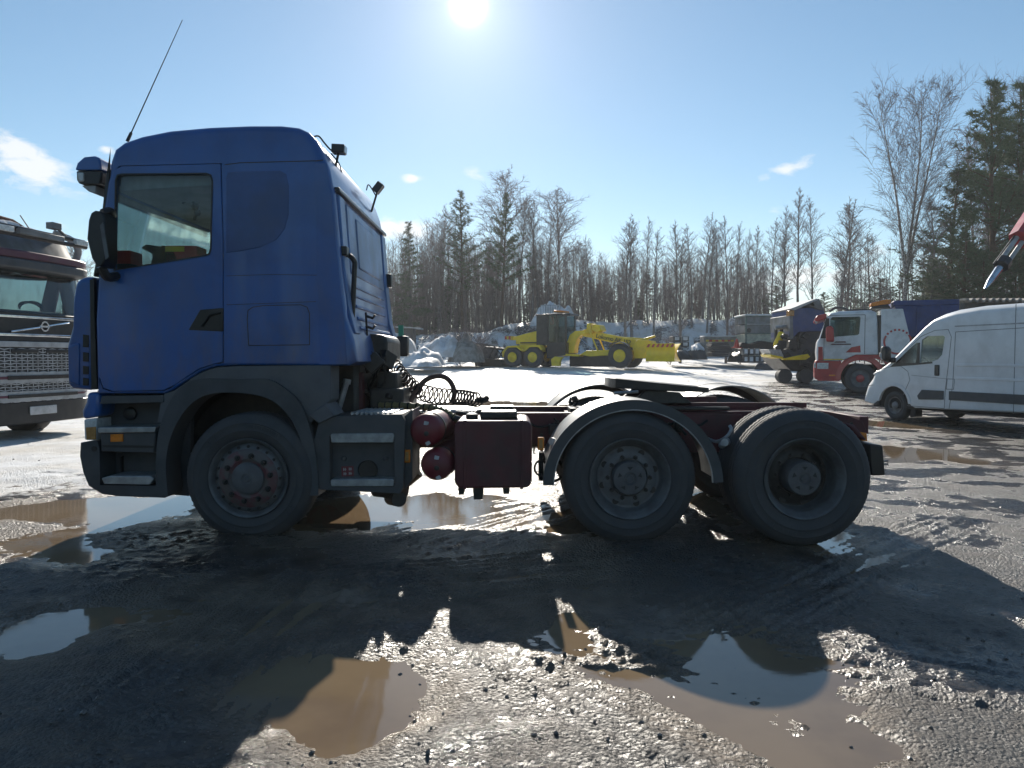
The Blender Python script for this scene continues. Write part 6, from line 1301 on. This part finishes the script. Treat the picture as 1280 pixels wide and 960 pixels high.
for u, vt, Y, lb_ in ((575, 418, 46, 'reddish bare bush on the stony mound'), (596, 424, 45, 'reddish bare bush touching the rear plough'), (548, 425, 47, 'reddish bare bush above the ploughed snow lump'), (925, 415, 50, 'leafless bush at the left end of the container'), (838, 425, 49, 'leafless bush behind the striped plough')):
    plant('bush', u, vt, Y, lb_, 'bush')
# undergrowth and far wood: one mass each
def thicket(name, n, ufun, hfun, Y0, Y1, m, seed, tri=36):
    rr = random.Random(seed); b = MB()
    for _ in range(n):
        u = ufun(rr); Y = rr.uniform(Y0, Y1); x = (u - 640) / F * Y; z = G(x, Y) - .1; vt = hfun(u, rr); H = max(.6, CH + (HZ - vt) / F * Y - z); p = Vector((x, Y, z))
        st = branch(b, p, Vector((rr.uniform(-.08, .08), rr.uniform(-.08, .08), 1)), H, .012 + .005 * H, 4, rr, 0, .05)
        for k in range(tri):
            g = rr.uniform(.12, 1) ** .8 * 3.99; j = min(3, int(g)); p1 = st[j].lerp(st[j + 1], g - j); a = rr.uniform(0, 6.28); ln = H * rr.uniform(.06, .16)
            d = Vector((math.cos(a), math.sin(a), rr.uniform(.3, 1.6))).normalized() * ln; sd = Vector((rr.uniform(-1, 1), rr.uniform(-1, 1), 0)).normalized() * .02
            e = p1 + d; b.add([p1 - sd, p1 + sd, e], [(0, 1, 2)])
            for q_ in range(2):
                a2 = rr.uniform(0, 6.28); p2 = p1.lerp(e, rr.uniform(.3, .9)); d2 = Vector((math.cos(a2), math.sin(a2), rr.uniform(.1, 1.2))) * ln * .4; b.add([p2 - sd * .6, p2 + sd * .6, p2 + d2], [(0, 1, 2)])
    return b.build(name, M[m], kind='stuff', smooth=0, recalc=False)
top_l = lambda u, rr: np.interp(u, [480, 520, 545, 600, 640, 700, 740, 760], [318, 312, 300, 318, 322, 320, 332, 345]) + rr.uniform(-22, 55)
thicket('undergrowth', 900, lambda rr: rr.uniform(470, 755), top_l, 77, 92, 'twigred', 91, 44)
thicket('undergrowth', 620, lambda rr: rr.uniform(740, 960), lambda u, rr: rr.uniform(318, 388), 77, 90, 'twigred', 92, 52)
thicket('undergrowth', 170, lambda rr: rr.uniform(1040, 1300), lambda u, rr: rr.uniform(300, 375), 50, 64, 'twig', 93, 44)
thicket('undergrowth', 130, lambda rr: rr.uniform(-60, 500), lambda u, rr: rr.uniform(300, 385), 76, 92, 'twigred', 94, 40)
def conifer_mass(name, n, ufun, hfun, Y0, Y1, seed, around=False):
    rr = random.Random(seed); b = MB()
    for _ in range(n):
        u = ufun(rr); Y = rr.uniform(Y0, Y1); x = (u - 640) / F * Y; z = G(x, Y) - .1; H = max(1, CH + (HZ - hfun(u, rr)) / F * Y - z); R_ = H * .24
        b.tube([(x, Y, z), (x, Y, z + H)], [.09, .01], 4)
        for k in range(int(150 + 30 * H)):
            f = rr.random() ** 1.15; a = rr.uniform(0, 6.28); q_ = R_ * (1 - f) * math.sqrt(rr.random()) + .06; p = Vector((x + q_ * math.cos(a), Y + q_ * math.sin(a), z + H * (.08 + .92 * f)))
            v_ = Vector((math.cos(a) * .5 + rr.gauss(0, .4), math.sin(a) * .5 + rr.gauss(0, .4), rr.gauss(.05, .3))) * rr.uniform(.3, .6); sd = v_.cross(Vector((rr.random(), rr.random(), rr.random()))).normalized() * .10
            b.add([p - sd, p + sd, p + v_], [(0, 1, 2)])
    for _ in range(150 if around else 0):           # unseen trees added behind the camera to darken the paint's reflections
        a = rr.uniform(math.pi * .98, math.pi * 2.02); D = rr.uniform(48, 75); x, Y = D * math.cos(a) * 1.2, D * math.sin(a); z = G(x, Y); H = rr.uniform(9, 15); R_ = 2.4
        for k in range(160):
            f = rr.random(); t_ = rr.uniform(0, 6.28); q_ = R_ * (1.05 - f) * math.sqrt(rr.random()); p = Vector((x + q_ * math.cos(t_), Y + q_ * math.sin(t_), z + H * f)); v_ = Vector((rr.gauss(0, .7), rr.gauss(0, .7), rr.gauss(0, .6))); sd = v_.cross(Vector((rr.random(), rr.random(), rr.random()))).normalized() * .35
            b.add([p - sd, p + sd, p + v_], [(0, 1, 2)])
    return b.build(name, M['needle2'], kind='stuff', smooth=0, recalc=False)
conifer_mass('young_conifers', 16, lambda rr: rr.uniform(492, 600), lambda u, rr: rr.uniform(335, 395), 80, 90, 95)
conifer_mass('young_conifers', 14, lambda rr: rr.uniform(600, 1000), lambda u, rr: rr.uniform(335, 385), 86, 98, 96)
conifer_mass('young_conifers', 16, lambda rr: rr.uniform(1130, 1300), lambda u, rr: rr.uniform(300, 370), 46, 58, 97)
# far wood beyond the bank, plus the added unseen trees behind the camera
conifer_mass('far_wood', 110, lambda rr: rr.choice((rr.uniform(-900, 0), rr.uniform(1280, 2300), rr.uniform(0, 480))), lambda u, rr: rr.uniform(355, 410), 100, 130, 98, True)
# reddish brushwood pile on the bank
p = at(960, 393, 60); bpile = empty('brushwood_pile', (p.x, 60, G(p.x, 60)), 0, 'reddish brushwood pile on the bank above the container', 'brushwood'); b = MB(); r6 = random.Random(6)
for k in range(420):
    x = r6.gauss(0, .9); h_ = max(0, 1.6 - abs(x - .2) * .95) * r6.random(); y = r6.gauss(0, .5); a = r6.uniform(0, 3.14); l = r6.uniform(.3, .9); dz = r6.uniform(-.25, .25)
    b.tube([(x - math.cos(a) * l * .5, y - math.sin(a) * l * .3, h_ - dz), (x + math.cos(a) * l * .5, y + math.sin(a) * l * .3, h_ + dz)], .022, 3, cap=False)
b.build('sticks', M['brush'], bpile, kind='stuff', smooth=0, recalc=False); b = MB(); b.prism([(-2, 0), (-.9, .75), (.2, 1.3), (1.0, .8), (2, 0)], -.3, .3); b.build('core', M['brush'], bpile, bevel=.1)

# ------------------------------------------------------------------ thin volume added as a lens glare veil, lifting the far darks
hz = MB(); hz.box(-420, 420, -62, 420, -3.5, 40); ho = hz.build('glare_veil', M['glass'], kind='stuff', smooth=0)
hm = bpy.data.materials.new('thin_glare_veil'); hm.use_nodes = True; t = hm.node_tree; t.nodes.clear(); o = t.nodes.new('ShaderNodeOutputMaterial'); v = t.nodes.new('ShaderNodeVolumePrincipled')
v.inputs['Color'].default_value = (.9, .95, 1, 1); v.inputs['Density'].default_value = .0006; v.inputs['Anisotropy'].default_value = .35; t.links.new(v.outputs[0], o.inputs['Volume'])
ho.data.materials.clear(); ho.data.materials.append(hm)
